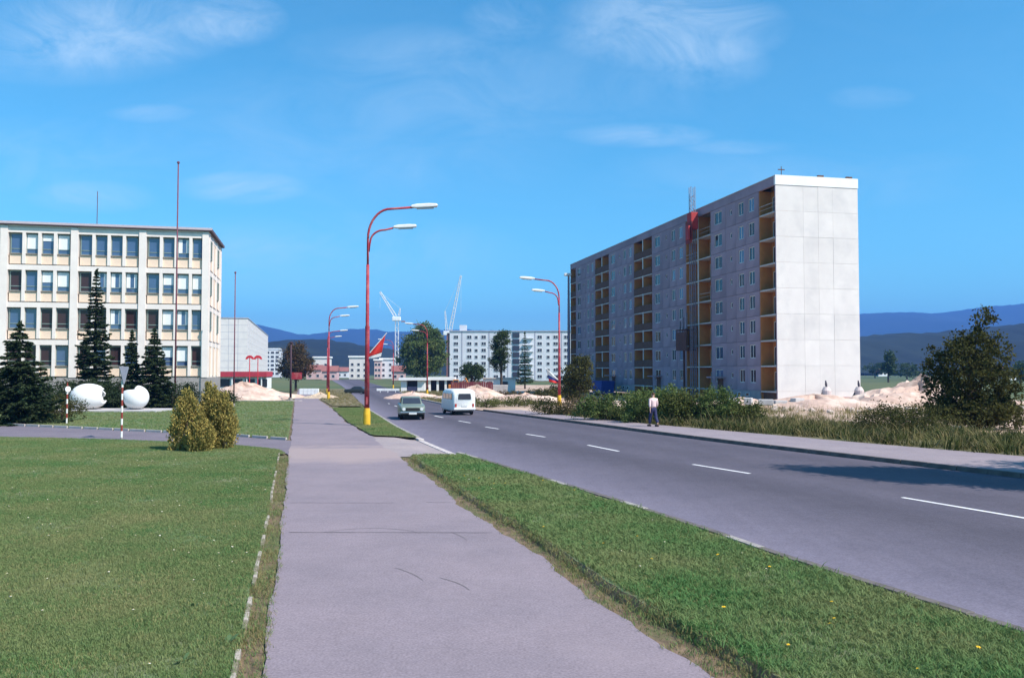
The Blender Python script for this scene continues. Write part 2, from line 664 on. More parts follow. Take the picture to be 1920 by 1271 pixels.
def build_ground():
    # one sheet to the horizon
    ys = list(yrange(-400, 0, 100)) + list(yrange(5, 250, 7)) + [300, 400, 600, 900, 1400, 2200, 3500, 5500, 7200]
    xs = [-9500, -4000, -1500, -500, -200, -100, -60, -30, -10, 0, 10, 30, 60, 100, 200, 500, 1500, 4000, 9500]
    vs = [(x, y, zg(y) - .19) for y in ys for x in xs]
    n = len(xs)
    fs = [(j * n + i, j * n + i + 1, (j + 1) * n + i + 1, (j + 1) * n + i) for j in range(len(ys) - 1) for i in range(n - 1)]
    me = bpy.data.meshes.new('ground')
    me.from_pydata(vs, [], fs)
    me.materials.append(M_field)
    tag(link('ground', me), kind='structure')
    # soil that shows beside the asphalt and at worn lawn edges
    strip('soil_margin', list(yrange(-8, 36, .8)) + list(yrange(37, 200, 3)), lambda y: path_l(y) - .9, lambda y: path_l(y) + .4, -.035, M_soil, 2)
    strip('soil_margin', list(yrange(-8, 29.2, .6)) + list(yrange(30, 200, 3)), lambda y: path_r(y) - .6, lambda y: path_r(y) + .8, -.035, M_soil, 2)
    # road
    strip('road', list(yrange(-8, 60, .8)) + list(yrange(62, 420, 4)), road_l, road_r, -.10, M_road, 12)
    # footpath on the left
    p = strip('footpath', list(yrange(-8, 60, .25)) + list(yrange(61, 200, 2.5)), path_l_edge, path_r_edge, 0.0, M_path, 4)
    # apron where the driveway crosses to the road
    strip('driveway_apron', yrange(29.0, 37.6, .3), lambda y: path_r(y) - .12,
          lambda y: min(road_l(y) + .02, path_r(y) - .12 + 30), -.006, M_apron, 4,
          bump=lambda x, y: -.10 * smooth((x - road_l(y) + 1.4) / 1.3))
    strip('driveway', yrange(29.6, 55, .35), lambda y: drive_d_inv(y) if y > 29.7 else path_l(y),
          lambda y: min(path_l_edge(y) + .01, drive_u_inv(y) if y > 35.6 else 99), .004, M_drive, 4)
    # lawns
    strip('lawn', list(yrange(-8, 29.6, .4)) + list(yrange(29.8, 46, .4)), lambda y: -70,
          lambda y: jit(edging_line, .05, 1.3, 5)(y) - .06 if y < 29.7 else drive_d_inv(y) - .05, .03, M_lawn, 24)
    strip('lawn', list(yrange(35.7, 96, .6)), lambda y: drive_u_inv(y) if y < 54.9 else -60 - (y - 54.9) * 20 if y < 57 else -100,
          lambda y: path_l(y) - .12, .03, M_lawn, 16)
    verge_edge = lambda y: jit(jit(path_r, .1, .9, 31), .06, 4.7, 32)(y) + .42
    vg = strip('verge', yrange(-8, 28.8, .25), verge_edge, lambda y: road_l(y) - .30, .085, M_lawn, 8)
    mb = MB()                              # cut earth side of the turf
    vs, fs = [], []
    for y in yrange(-8, 28.8, .25):
        x = verge_edge(y)
        vs += [(x, y, .085), (x - .10, y, -.04)]
    for i in range(len(vs) // 2 - 1):
        fs.append((2 * i, 2 * i + 1, 2 * i + 3, 2 * i + 2))
    mb.add(vs, fs).build('turf_edge', M_soil, vg)
    strip('soil_margin', yrange(-8, 29, .6), lambda y: road_l(y) - .34, lambda y: road_l(y) - .05, .062, M_soil, 1)
    strip('island', yrange(37.0, 71, .6), lambda y: path_r(y) + .08 + 1.6 * smooth((38.6 - y) / 1.6), lambda y: road_l(y) - .16, .03, M_lawn, 4)
    strip('island', yrange(76, 200, 2), lambda y: path_r(y) + .3, lambda y: road_l(y) - .2, .03, M_dry, 4)
    # right side
    strip('pavement', yrange(-8, 66, .8), lambda y: road_r(y) + .16, walk_r, .03, M_walk, 4)
    strip('sandy_entrance', yrange(61, 84, 1), lambda y: road_r(y) + .1, lambda y: road_r(y) + 22, .012 - .06, M_sand, 6)
    strip('rough_verge', yrange(-8, 60, .8), lambda y: walk_r(y) + .02, lambda y: walk_r(y) + 11, .0, M_weed_ground, 10)
    strip('building_site', list(yrange(-8, 260, 3)), lambda y: (walk_r(y) + 10.9) if y < 60 else road_r(y) + 11, lambda y: 58 + 4 * math.sin(y * .13), -.03, M_sand, 10)
    strip('grass_strip', yrange(84, 190, 2), lambda y: road_r(y) + .17, lambda y: road_r(y) + 13, .0, M_dry, 4)
    return p


footpath = build_ground()
road = bpy.data.objects['road']


def stones(parent, f, y0, y1, m, w, h, top, length=1.0, name='kerb_stone', off=0.0, skip=0.0, jitter=.0, seed=3):
    """kerb stones laid end to end along x = f(y)"""
    r = random.Random(seed)
    mb = MB().box(-w / 2, w / 2, -length / 2 + .008, length / 2 - .008, -h, 0)
    ms = [mb.mesh(name, q, bevel=.012) for q in (m if isinstance(m, list) else [m])]
    y = y0
    while y < y1:
        d = Vector((f(y + .5) - f(y - .5), 1.0, zg(y + .5) - zg(y - .5)))
        step = length / d.length
        yc = y + step / 2
        if r.random() >= skip:
            o = link(name, r.choice(ms), parent, (f(yc) + off + r.uniform(-jitter, jitter), yc, zg(yc) + top + r.uniform(-jitter, jitter) * .5))
            o.rotation_euler = (r.uniform(-.4, .4) * jitter, r.uniform(-1, 1) * jitter, -math.atan2(d.x, d.y) + r.uniform(-1, 1) * jitter * .6)
        y += step


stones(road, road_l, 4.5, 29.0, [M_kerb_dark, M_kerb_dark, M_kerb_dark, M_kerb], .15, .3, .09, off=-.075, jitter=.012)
stones(road, road_l, 37.3, 72, M_kerb, .15, .24, .045, off=-.075, jitter=.012, seed=5)
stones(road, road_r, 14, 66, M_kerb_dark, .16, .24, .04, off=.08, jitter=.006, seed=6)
stones(road, road_r, 84, 190, M_kerb, .16, .24, .03, off=.08, jitter=.006, seed=8, length=2.0)
stones(footpath, edging_line, 5.5, 29.4, M_edging, .055, .2, .05, length=.7, name='edging_stone', jitter=.009, skip=.4, seed=12)
M_edge2 = mat('edging_pale', (.6, .53, .5), (.42, .37, .35), 3, .9)


def drive_edging():
    me = MB().box(-.5, .5, -.04, .04, -.2, .05).mesh('edging_stone', M_edge2, bevel=.01)
    x = -27.0
    drv = bpy.data.objects['driveway']
    r = random.Random(4)
    while x < -9.6:
        o = link('edging_stone', me, drv, (x, drive_u(x) + r.uniform(-.02, .02), zg(40) + .065))
        o.rotation_euler = (0, 0, math.atan2(drive_u(x + .5) - drive_u(x - .5), 1))
        x += 1.01
    # apron kerb stones laid flat at the mouth
    ap = bpy.data.objects['driveway_apron']
    me2 = MB().box(-.5, .5, -.12, .12, -.2, 0).mesh('kerb_stone', M_edge2, bevel=.015)
    for i in range(8):
        t = i / 7
        y = 29.6 + 7.4 * t
        o = link('kerb_stone', me2, ap, (road_l(y) - .05, y, zg(y) - .07 + (.06 if i in (0, 7) else 0)))
        o.rotation_euler = (0, 0, math.pi / 2 + math.atan(.3))
    # far lawn kerb
    me3 = MB().box(-.95, .95, -.08, .08, -.3, .08).mesh('edging_stone', M_edge2, bevel=.015)
    lw = [o for o in bpy.data.objects if o.name.startswith('lawn')][-1]
    for i in range(13):
        xx = -24.6 - i * 1.95
        link('edging_stone', me3, lw, (xx, 96.3 - i * .02, zg(96.3) + .03))


drive_edging()


def markings():
    ends = [(9.25, 20.35, 10.5, 17.4), (5.8, 27.49, 6.95, 25.05), (3.06, 34.59, 3.98, 31.95), (.68, 40.58, 1.5, 38.8),
            (-1.43, 45.93, -.69, 44.3), (-3.25, 52.0, -2.41, 49.7), (-5.3, 58.5, -4.5, 56), (-7.2, 65, -6.5, 62.5), (-9.3, 73, -8.6, 70.3), (-11.2, 81.5, -10.6, 79), (-13.1, 90.5, -12.6, 88)]
    for x0, y0, x1, y1 in ends:
        me = MB()
        d = Vector((x1 - x0, y1 - y0, 0)).normalized()
        nrm = Vector((-d.y, d.x, 0)) * .065
        k = 6
        vs, fs = [], []
        for i in range(k + 1):
            t = i / k
            p = Vector((x0 + (x1 - x0) * t, y0 + (y1 - y0) * t, 0))
            z = zg(p.y) - .094
            vs += [(p.x + nrm.x, p.y + nrm.y, z), (p.x - nrm.x, p.y - nrm.y, z)]
        for i in range(k):
            fs.append((2 * i, 2 * i + 1, 2 * i + 3, 2 * i + 2))
        me.add(vs, fs)
        me.build('lane_dash', M_white_paint, road)
    # construction joints and a skid arc on the footpath
    for y, x0, x1, w in ((15.45, -4.0, -.35, .012), (18.9, -4.9, -2.6, .010), (18.95, -1.9, -1.3, .010)):
        mb = MB()
        k = 14
        vs, fs = [], []
        rj = random.Random(int(y * 10))
        for i in range(k + 1):
            x = x0 + (x1 - x0) * i / k
            yy = y - .03 * i / k + rj.uniform(-.008, .008)
            ww = w * rj.uniform(.6, 1.3)
            vs += [(x, yy - ww, .005), (x, yy + ww, .005)]
        for i in range(k):
            fs.append((2 * i, 2 * i + 2, 2 * i + 3, 2 * i + 1))
        mb.add(vs, fs).build('joint', M_dark_joint, footpath)
    for cx, cy, rad, a0, a1, w in ((-2.55, 14.75, 1.1, .55, 2.5, .009), (-2.9, 14.2, 2.2, .25, .62, .012), (-3.2, 11.2, 2.1, .35, .8, .012), (-1.9, 11.0, 1.4, .3, .9, .012)):
        mb = MB()
        vs, fs = [], []
        k = 18
        for i in range(k + 1):
            a = a0 + (a1 - a0) * i / k
            ww = w * math.sin(math.pi * (i + .3) / (k + .6)) ** .5
            vs += [(cx + (rad - ww) * math.cos(a), cy + (rad - ww) * 1.0 * math.sin(a), .005), (cx + (rad + ww) * math.cos(a), cy + (rad + ww) * math.sin(a), .005)]
        for i in range(k):
            fs.append((2 * i, 2 * i + 1, 2 * i + 3, 2 * i + 2))
        mb.add(vs, fs).build('tyre_mark', mat('tyre_mark', (.19, .16, .165), (.26, .22, .23), 8, .9), footpath)


markings()

# ------------------------------------------------------------------ hills
M_forest_far = mat('forest_far', (.014, .022, .013), (.022, .03, .016), .004, .95, 0)
M_forest_near = mat('forest_near', (.006, .010, .007), (.012, .016, .010), .012, .95, 0, c3=(.02, .028, .014), scale3=.006)


def hills(name, D, prof, depth, m, seed, rough, step=40):
    us = np.array([p[0] for p in prof], float)
    hs = np.array([(695 - p[1]) / 1600 * D + 2.9 for p in prof], float)
    xs = np.arange((us[0] - 960) / 1600 * D, (us[-1] - 960) / 1600 * D, step)
    h = np.interp(xs, (us - 960) / 1600 * D, hs)
    k = int(max(1, D * .012 / step * 2)) | 1
    h = np.convolve(np.pad(h, k // 2, mode='edge'), np.ones(k) / k, 'valid')
    rg = np.random.default_rng(seed)
    rows = [(-.62, .02), (-.5, .2), (-.36, .48), (-.22, .74), (-.1, .93), (0, 1), (.25, .8), (.6, .1)]
    vs, fs = [], []
    n = len(xs)
    ph = rg.uniform(0, 6, 8)
    for dy, f in rows:
        wav = sum(np.sin(xs / (D * (.03 + .025 * q)) + ph[q] + dy * 7) for q in range(4)) * .05
        hh = h * np.clip(f + wav * (1 - f) * 2.2, 0.0, 1.0) + rg.normal(0, rough, n) * (1 if f > .15 else 0)
        y = D + dy * depth + rg.normal(0, step * .2, n)
        vs += [(float(xs[i]), float(y[i]), float(hh[i]) - 3.0) for i in range(n)]
    for j in range(len(rows) - 1):
        for i in range(n - 1):
            fs.append((j * n + i, j * n + i + 1, (j + 1) * n + i + 1, (j + 1) * n + i))
    me = bpy.data.meshes.new(name)
    me.from_pydata(vs, [], fs)
    me.materials.append(m)
    me.polygons.foreach_set('use_smooth', [True] * len(me.polygons))
    tag(link(name, me), kind='structure')


hills('far_hills', 5600, [(-300, 640), (200, 625), (400, 614), (470, 607), (500, 610), (540, 621), (580, 630), (620, 622), (660, 615), (700, 617), (750, 622), (850, 616), (950, 620), (1050, 626),
                          (1200, 620), (1400, 605), (1560, 592), (1640, 586), (1700, 584), (1760, 587), (1800, 581), (1850, 574), (1920, 569), (2100, 560), (2500, 590)], 2600, M_forest_far, 2, 2.5)
hills('near_hills', 1300, [(-300, 668), (300, 655), (480, 640), (530, 638), (570, 633), (610, 633), (650, 639), (700, 646), (760, 657), (850, 665), (1000, 660),
                           (1200, 650), (1400, 640), (1560, 630), (1620, 627), (1680, 621), (1750, 622), (1800, 615), (1860, 608), (1920, 604), (2100, 600), (2500, 630)], 800, M_forest_near, 3, 1.2, 9)
# ------------------------------------------------------------------ building materials
M_panel = mat('panel_concrete', (.35, .27, .325), (.30, .235, .285), .5, .9, .15, 20, c3=(.25, .20, .245), scale3=.18, objrand=.1)
M_gable = mat('gable_plaster', (.74, .69, .66), (.69, .64, .615), .5, .9, .1, 15, c3=(.63, .59, .575), scale3=.3, objrand=.035)
M_gable2 = mat('parapet_white', (.86, .85, .84), (.8, .79, .78), .6, .9)
M_joint = mat('panel_joint', (.30, .29, .30), (.25, .24, .25), 2, .9)
M_brown = mat('loggia_brown', (.54, .235, .075), (.46, .195, .065), 1.0, .85)
M_brown_dk = mat('railing_brown', (.15, .075, .05), (.11, .055, .04), 2.0, .8)
M_slab = mat('loggia_slab', (.55, .52, .50), (.46, .43, .42), 1.5, .9)
M_winframe = mat('window_white', (.74, .73, .71), (.66, .65, .64), 3, .6)


def glass_mat(name, c, rough=.08, spec=.5):
    if name in MATS:
        return MATS[name]
    m = bpy.data.materials.new(name)
    m.use_nodes = True
    nt = m.node_tree
    b = nt.nodes['Principled BSDF']
    N, L = nt.nodes.new, nt.links.new
    tc = N('ShaderNodeTexCoord')
    nz = N('ShaderNodeTexNoise')
    nz.inputs['Scale'].default_value = .7
    oi = N('ShaderNodeObjectInfo')
    add = N('ShaderNodeVectorMath')
    L(tc.outputs['Object'], add.inputs[0])
    L(oi.outputs['Location'], add.inputs[1])
    L(add.outputs[0], nz.inputs['Vector'])
    mx = N('ShaderNodeMix')
    mx.data_type = 'RGBA'
    L(nz.outputs['Fac'], mx.inputs[0])
    mx.inputs[6].default_value = (*c, 1)
    mx.inputs[7].default_value = (*(v * 1.8 for v in c), 1)
    L(mx.outputs[2], b.inputs['Base Color'])
    b.inputs['Roughness'].default_value = rough
    b.inputs['Specular IOR Level'].default_value = spec
    bn = N('ShaderNodeBump')
    bn.inputs['Strength'].default_value = .05
    L(nz.outputs['Fac'], bn.inputs['Height'])
    L(bn.outputs[0], b.inputs['Normal'])
    MATS[name] = m
    return m


M_glass = glass_mat('window_glass', (.02, .022, .03))
M_glass_warm = glass_mat('window_glass_dark', (.035, .018, .02), .15, .35)
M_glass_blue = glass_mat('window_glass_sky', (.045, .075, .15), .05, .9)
M_blind = mat('blind', (.80, .82, .82), (.72, .74, .76), 4, .8, stretch=(1, 1, 10))


def framed_window(w, h, fr=.07, d=.08, bars=(), glass=None, frame=None):
    """window mesh in the local XZ plane facing -Y: frame (0) and pane (1), origin at the lower centre"""
    mb = MB()
    mb.mat(0)
    mb.box(-w / 2, -w / 2 + fr, -d, 0, 0, h)
    mb.box(w / 2 - fr, w / 2, -d, 0, 0, h)
    mb.box(-w / 2 + fr, w / 2 - fr, -d, 0, 0, fr)
    mb.box(-w / 2 + fr, w / 2 - fr, -d, 0, h - fr, h)
    for kind, t in bars:
        if kind == 'v':
            mb.box(t - fr * .45, t + fr * .45, -d * .9, 0, fr, h - fr)
        else:
            mb.box(-w / 2 + fr, w / 2 - fr, -d * .9, 0, t - fr * .45, t + fr * .45)
    mb.mat(1)
    mb.box(-w / 2 + fr * .5, w / 2 - fr * .5, -d * .45, -d * .3, fr * .5, h - fr * .5)
    return mb.mesh('window', [frame or M_winframe, glass or M_glass])


def panel_with_hole(y0, y1, z0, z1, hy0, hy1, hz0, hz1, t=.16):
    """wall panel in the YZ plane, outer face x=0, with a real window opening"""
    mb = MB()
    mb.box(0, t, y0, hy0, z0, z1)
    mb.box(0, t, hy1, y1, z0, z1)
    mb.box(0, t, hy0, hy1, z0, hz0)
    mb.box(0, t, hy0, hy1, hz1, z1)
    return mb


# ------------------------------------------------------------------ tall panel block on the right
def apartment_block():
    A = thing('apartment_block', 'tall unfinished eight-storey panel block with brown loggias and blank white gable end', 'building',
              (28.6, 92.0, -.6), R(12.17))
    W, LEN = 10.0, 80.1
    Z0, FH = 1.27, 2.8
    ZC = Z0 + FH * 8         # 23.67 ceiling of the top floor
    ZT = 24.66
    segs, y = [], 0.0
    for kind, ln in (('s', 3.7), ('w', 12.4), ('d', 7.7), ('w', 12.4), ('d', 7.7), ('w', 12.4), ('d', 7.7), ('w', 12.4), ('s', 3.7)):
        segs.append((kind, y, y + ln))
        y += ln
    box_part('core', M_joint, A, 1.62, W - .15, .16, LEN - .1, 0, ZT - .5)
    box_part('roof', mat('roof_felt', (.12, .11, .11), (.18, .16, .16), 1), A, .3, W - .3, .3, LEN - .3, ZT - .5, ZT - .3)
    # long facade
    cols = [(0.0, 3.1, 1.75, 1.35, 1.55, .85), (3.1, 5.6, 4.3, 1.3, 1.55, .85), (5.6, 8.2, 6.85, .55, .65, 1.35), (8.2, 12.4, 10.3, 2.1, 1.55, .85)]
    pan_me, win_me = [], []
    for (a, b, c, w, h, s) in cols:
        g = .018
        mb = panel_with_hole(a - c + g, b - c - g, g, FH - g, -w / 2, w / 2, s, s + h)
        pan_me.append(mb.mesh('wall_panel', M_panel))
        bars = [('v', 0)] if w > 1 else []
        win_me.append([framed_window(w, h, .09, .08, bars, gl) for gl in (M_glass, M_glass_warm, M_glass_blue)])
    plinth_i = 0
    for kind, a, b in segs:
        if kind == 'w':
            box_part('wall_core', M_joint, A, .17, 1.61, a + .01, b - .01, 0, ZC)
            box_part('plinth', mat('plinth_concrete', (.33, .32, .34), (.27, .26, .28), 1), A, .0, .165, a + .01, b - .01, 0, Z0 - .01)
            for f in range(8):
                for ci, (ca, cb, cc, w, h, s) in enumerate(cols):
                    p = link('wall_panel', pan_me[ci], A, (rnd.uniform(-.006, .006), a + cc, Z0 + f * FH))
                    k = rnd.choice([0, 0, 1, 2])
                    wn = link('window', win_me[ci][k], p, (.15, 0, s), R(-90))
            # entrance under the stair window
            d = MB().box(-.06, -.003, a + 9.3, a + 10.5, 0.05, 2.5)
            d.box(-.10, -.06, a + 9.25, a + 9.32, 0.05, 2.55).box(-.10, -.06, a + 10.48, a + 10.55, .05, 2.55)
            dd = d.build('entrance_door', M_brown_dk, A)
            MB().box(-1.3, -.004, a + 8.7, a + 11.2, 2.62, 2.78).build('canopy', M_panel, A)
            for q in (a + 5.0, a + 3.0):
                link('basement_window', framed_window(.8, .45, .06, .06), A, (-.004, q, .55), R(-90))
        else:
            n = 1 if kind == 's' else 2
            box_part('back_wall', M_brown, A, 1.50, 1.615, a + .1, b - .1, 0, ZC)
            for sy in (a + .004, b - .104):
                box_part('side_wall', M_brown, A, .06, 1.495, sy, sy + .1, 0, ZC)
            if kind == 's' and a < 1:
                box_part('side_frame', M_panel, A, -.03, .057, a + .01, a + .16, 0, ZC)
            if n == 2:
                mid = (a + b) / 2
                box_part('partition', M_brown, A, .08, 1.495, mid - .07, mid + .07, 0, ZC)
                box_part('partition_edge', M_winframe, A, -.01, .078, mid - .10, mid + .10, 0, ZC)
            railed = a > 30
            for f in range(9):
                z = Z0 + f * FH
                if f < 8:
                    spans = [(a + .11, b - .11)] if n == 1 else [(a + .11, mid - .08), (mid + .08, b - .11)]
                    for (p, q) in spans:
                        link('balcony_slab', MB().box(.0, 1.49, p, q, z - .16, z).mesh('balcony_slab', M_slab), A)
                        c = (p + q) / 2 + .35
                        link('balcony_door', framed_window(1.9, 2.1, .08, .06, [('v', -.25)], M_glass_warm), A, (1.495, c, z + .02), R(-90))
                        if railed:
                            MB().box(-.04, .0, p - .05, q + .05, z + .05, z + 1.05).build('railing', M_brown_dk, A)
                        elif f > 0 and rnd.random() < .25:
                            MB().box(.02, .05, p, q, z + .95, z + 1.0).box(.02, .05, p, q, z + .5, z + .53).build('railing', M_slab, A)
            if kind == 's' and a < 1:
                box_part('base_wall', M_brown_dk, A, .3, .4, a + .12, b - .12, 0, 1.2)
    # roof band over the facade
    box_part('roof_band', M_panel, A, -.03, .3, .17, LEN, ZC + .01, ZT)
    box_part('coping', M_slab, A, -.1, .35, -.02, LEN + .05, ZT, ZT + .06)
    # gable end: storey-high panels with recessed joints
    xs = [0.0, 3.3, 5.1, 6.9, 10.0]
    for f in range(9):
        z0, z1 = (0, Z0) if f == 0 else (Z0 + (f - 1) * FH, Z0 + f * FH)
        for i in range(4):
            g = .008
            MB().box(xs[i] + (g if i else 0), xs[i + 1] - (g if i < 3 else 0), rnd.uniform(-.02, -.005), .158, z0 + g, z1 - g).build('gable_panel', M_gable, A)
    box_part('gable_backing', mat('gable_joint', (.72, .69, .68), (.68, .65, .65), 2), A, .1, W - .1, .03, .15, .1, ZC)
    box_part('parapet', M_gable2, A, -.04, W + .04, -.06, .25, ZC + .02, ZT + .1)
    box_part('rear_wall', M_panel, A, W - .14, W, .165, LEN, 0, ZT)
    box_part('end_wall', M_gable, A, .0, W, LEN - .09, LEN + .06, 0, ZT - .02)
    # small things left on the roof edge
    MB().cyl((1.3, 1.0), .04, ZT - .3, ZT + 1.3, 6).box(.9, 1.7, .97, 1.03, ZT + .9, ZT + 1.0).build('roof_aerial', M_brown_dk, A)
    for q in (5.2, 8.7):
        MB().box(q, q + .7, .05, .3, ZT + .1, ZT + .32).build('roof_hook', M_brown_dk, A)
    return A


apartment_block()


# ------------------------------------------------------------------ builders' hoist on the long facade
def hoist():
    M_red = mat('hoist_red', (.48, .05, .05), (.34, .04, .045), 2, .7)
    M_grey = mat('hoist_steel', (.30, .27, .32), (.22, .2, .25), 3, .55, metallic=.3)
    M_rust = mat('hoist_rust', (.13, .055, .045), (.09, .045, .04), 2, .8)
    u = Vector((-math.sin(R(12.17)), math.cos(R(12.17))))
    v = Vector((math.cos(R(12.17)), math.sin(R(12.17))))
    base = Vector((28.6, 92.0)) + u * 19.4 - v * 1.0
    z = zg(base.y)
    T = thing('builders_hoist', 'slim lattice builders hoist with red winch head against the panel block', 'hoist', (base.x, base.y, z), R(12.17))
    top = 27.6
    mast = MB()
    for sx in (-.28, .28):
        for sy in (-.28, .28):
            mast.box(sx - .04, sx + .04, sy - .04, sy + .04, 0, top)
    k = 0
    zz = .2
    while zz < top - 1:
        for s in (-.28, .28):
            mast.tube([(-.28, s, zz), (.28, s, zz + .55)] if k % 2 else [(.28, s, zz), (-.28, s, zz + .55)], .025, 4)
            mast.tube([(s, -.28, zz), (s, .28, zz + .55)], .025, 4)
        zz += .55
        k += 1
    mast.build('mast', M_grey, T)
    MB().box(-.5, .5, -.75, .55, 22.0, 24.2).build('winch_head', M_red, T, bevel=.08)
    nt = MB().box(-.52, -.44, -1.0, 1.0, 20.2, 23.0).build('safety_net', mat('net_red', (.32, .05, .05), (.2, .05, .05), 3, .9), T)
    MB().box(-.95, -.7, -.9, -.1, 20.6, 22.4).build('winch_motor', M_red, T, bevel=.05)
    c = MB()
    for (x0, x1, y0, y1, z0, z1) in ((-.8, .7, .5, 3.8, 6.3, 6.45), (-.8, .7, .5, 3.8, 9.0, 9.1)):
        c.box(x0, x1, y0, y1, z0, z1)
    for x in (-.75, .65):
        for i in range(7):
            yy = .55 + i * .53
            c.box(x - .04, x + .04, yy - .04, yy + .04, 6.45, 9.0)
    c.box(-.78, -.74, .5, 3.8, 6.45, 8.7)
    c.build('cage', M_rust, T)
    for i, yy in enumerate((1.1, 2.2, 3.2)):
        MB().box(-.5, -.3, yy, yy + .25, 9.1, 11.2 - .5 * i).build('cage_post', M_grey, T)
    MB().box(-.5, -.3, 1.9, 2.15, 0, 6.3).build('prop', M_rust, T)


hoist()


# ------------------------------------------------------------------ office building on the left
def office():
    M_cream = mat('office_render', (.76, .69, .58), (.70, .63, .52), .8, .9, .1, 20)
    M_pil = mat('office_white', (.84, .755, .69), (.76, .68, .63), .8, .9, .1, 20)
    M_peach = mat('office_peach', (.86, .66, .50), (.80, .60, .46), 1.2, .85)
    M_frame = mat('office_frame', (.24, .30, .28), (.19, .25, .23), 3, .6)
    M_sill = mat('office_sill', (.30, .22, .19), (.24, .18, .16), 3, .7)
    M_roof = mat('office_roof', (.16, .11, .13), (.12, .085, .10), 2, .7)
    M_fascia = mat('office_fascia', (.55, .47, .50), (.48, .41, .44), 3, .7)
    M_plinth = mat('office_plinth', (.36, .33, .32), (.28, .26, .25), 2, .9, .3, 15)
    O = thing('office_building', 'four-storey cream office building with peach panels and strip windows behind the conifers', 'building',
              (-27.7, 77.6, zg(77.6)), R(13))
    zb = -zg(77.6)
    BAY, NB, D = 5.62, 6, 10.6
    Wd = BAY * NB
    FL = [2.4 + zb + 3.27 * i for i in range(5)]
    box_part('wall', M_cream, O, -Wd, -.12, .45, D - .12, .2, FL[4] - .05)
    box_part('plinth', M_plinth, O, -Wd, .05, -.05, D + .05, -.4, FL[0] - .12)
    ws = {}
    for gl, nm in ((M_glass, 'a'), (M_glass_warm, 'b'), (M_glass_blue, 'c')):
        ws[nm] = framed_window(1.0, 1.75, .07, .09, [('h', .42)], gl, M_frame)
    bl_full = MB().box(-.44, .44, -.085, -.05, .44, 1.66).mesh('blind', M_blind)
    bl_side = MB().box(-.44, -.12, -.085, -.05, .44, 1.66).box(.2, .44, -.085, -.05, .44, 1.66).mesh('blind', M_blind)
    bl_most = MB().box(-.44, .44, -.085, -.05, .78, 1.66).mesh('blind', M_blind)
    bl_half = MB().box(-.44, .44, -.085, -.05, 1.15, 1.66).mesh('blind', M_blind)
    # which windows show sky, dark rooms or blinds, floor by floor from the top, right to left
    plan = ['cBcc' 'cccc' 'BhBc' 'ccbc', 'BBBc' 'BBBb' 'BBcb' 'bbcb', 'cBBb' 'bBbb' 'bbcc' 'bbbb', 'bBBb' 'cbcb' 'cbbb' 'bbbb']
    rr = random.Random(8)
    mull = MB().box(-.13, .13, -.02, .40, 0, 2.72).mesh('mullion', M_pil)
    spand = MB().box(-.52, .52, .12, .42, .02, .86).mesh('spandrel', M_peach)
    sill = MB().box(-.53, .53, .02, .40, .865, .92).mesh('sill', M_sill)
    for fi in range(4):
        z = FL[fi]
        row = plan[3 - fi]
        for b in range(NB):
            xr = -b * BAY
            # lintel band over the bay
            link('lintel', MB().box(xr - BAY + .3, xr - .3, .0, .42, z + 2.75, z + 3.20).mesh('lintel', M_pil), O)
            for k in range(4):
                cx = xr - .3 - (BAY - .6) * (k + .5) / 4
                p = b * 4 + k
                ch = row[p] if p < len(row) else rr.choice('bcBb')
                w = link('window', ws[{'B': 'c', 'h': 'c'}.get(ch, ch)], O, (cx, .34, z + .93))
                if ch == 'B':
                    link('blind', rr.choice([bl_full, bl_full, bl_most, bl_side]), w)
                if ch == 'h':
                    link('blind', bl_half, w)
                link('spandrel', spand, O, (cx, 0, z))
                link('sill', sill, O, (cx, 0, z))
                if k < 3:
                    link('mullion', mull, O, (cx - (BAY - .6) / 8, 0, z + .02))
    for b in range(NB + 1):
        x = -b * BAY
        w = .3
        box_part('pilaster', M_pil, O, x - (.55 if b == 0 else w), x + (0.0 if b == 0 else w), -.10, .44, FL[0] - .1, FL[4] + .02)
    # side elevation, facing the sun
    for fi in range(4):
        z = FL[fi]
        box_part('lintel', M_pil, O, -.11, .0, .46, D - .5, z + 2.75, z + 3.2)
        box_part('string_course', M_sill, O, -.1, .03, .5, D - .5, z + 3.2, z + 3.26)
        for k, yy in enumerate((1.7, 4.6, 7.6)):
            box_part('spandrel', M_peach, O, -.11, -.02, yy - .95, yy + .95, z + .05, z + 2.72)
            if fi > 0 and k != 1:
                link('window', ws['b'], O, (-.015, yy, z + .93), R(90))
    for yy in (.46, 3.15, 6.1, 9.05):
        box_part('pilaster', M_pil, O, -.11, .04, yy, yy + .55, FL[0] - .1, FL[4] + .02)
    box_part('pilaster', M_pil, O, -.11, .05, D - .5, D, FL[0] - .1, FL[4] + .02)
    # roof with wide eaves
    e = .3
    z = FL[4]
    box_part('cornice', M_pil, O, -Wd, -.01, .02, D - .2, z - .04, z + .12)
    box_part('eaves', M_roof, O, -Wd - e, e, -e, D + e, z + .125, z + .33)
    box_part('fascia', M_fascia, O, -Wd - e, e + .02, -e - .03, -e - .002, z + .20, z + .40)
    rf = MB()
    x0, x1, y0, y1 = -Wd - e, e, -e, D + e
    rf.add([(x0, y0, z + .34), (x1, y0, z + .34), (x1, y1, z + .34), (x0, y1, z + .34), (x0 + 5, D / 2, z + 1.0), (x1 - 5, D / 2, z + 1.0)],
           [(0, 1, 5, 4), (1, 2, 5), (2, 3, 4, 5), (3, 0, 4)])
    roof = rf.build('roof', M_roof, O)
    MB().box(-28.6, -26.6, 3.2, 4.4, z + .5, z + 1.9).build('chimney', M_roof, roof)
    MB().cyl((-10.2, 3.2), .035, z + .6, z + 4.0, 6).build('aerial', M_roof, roof)


office()


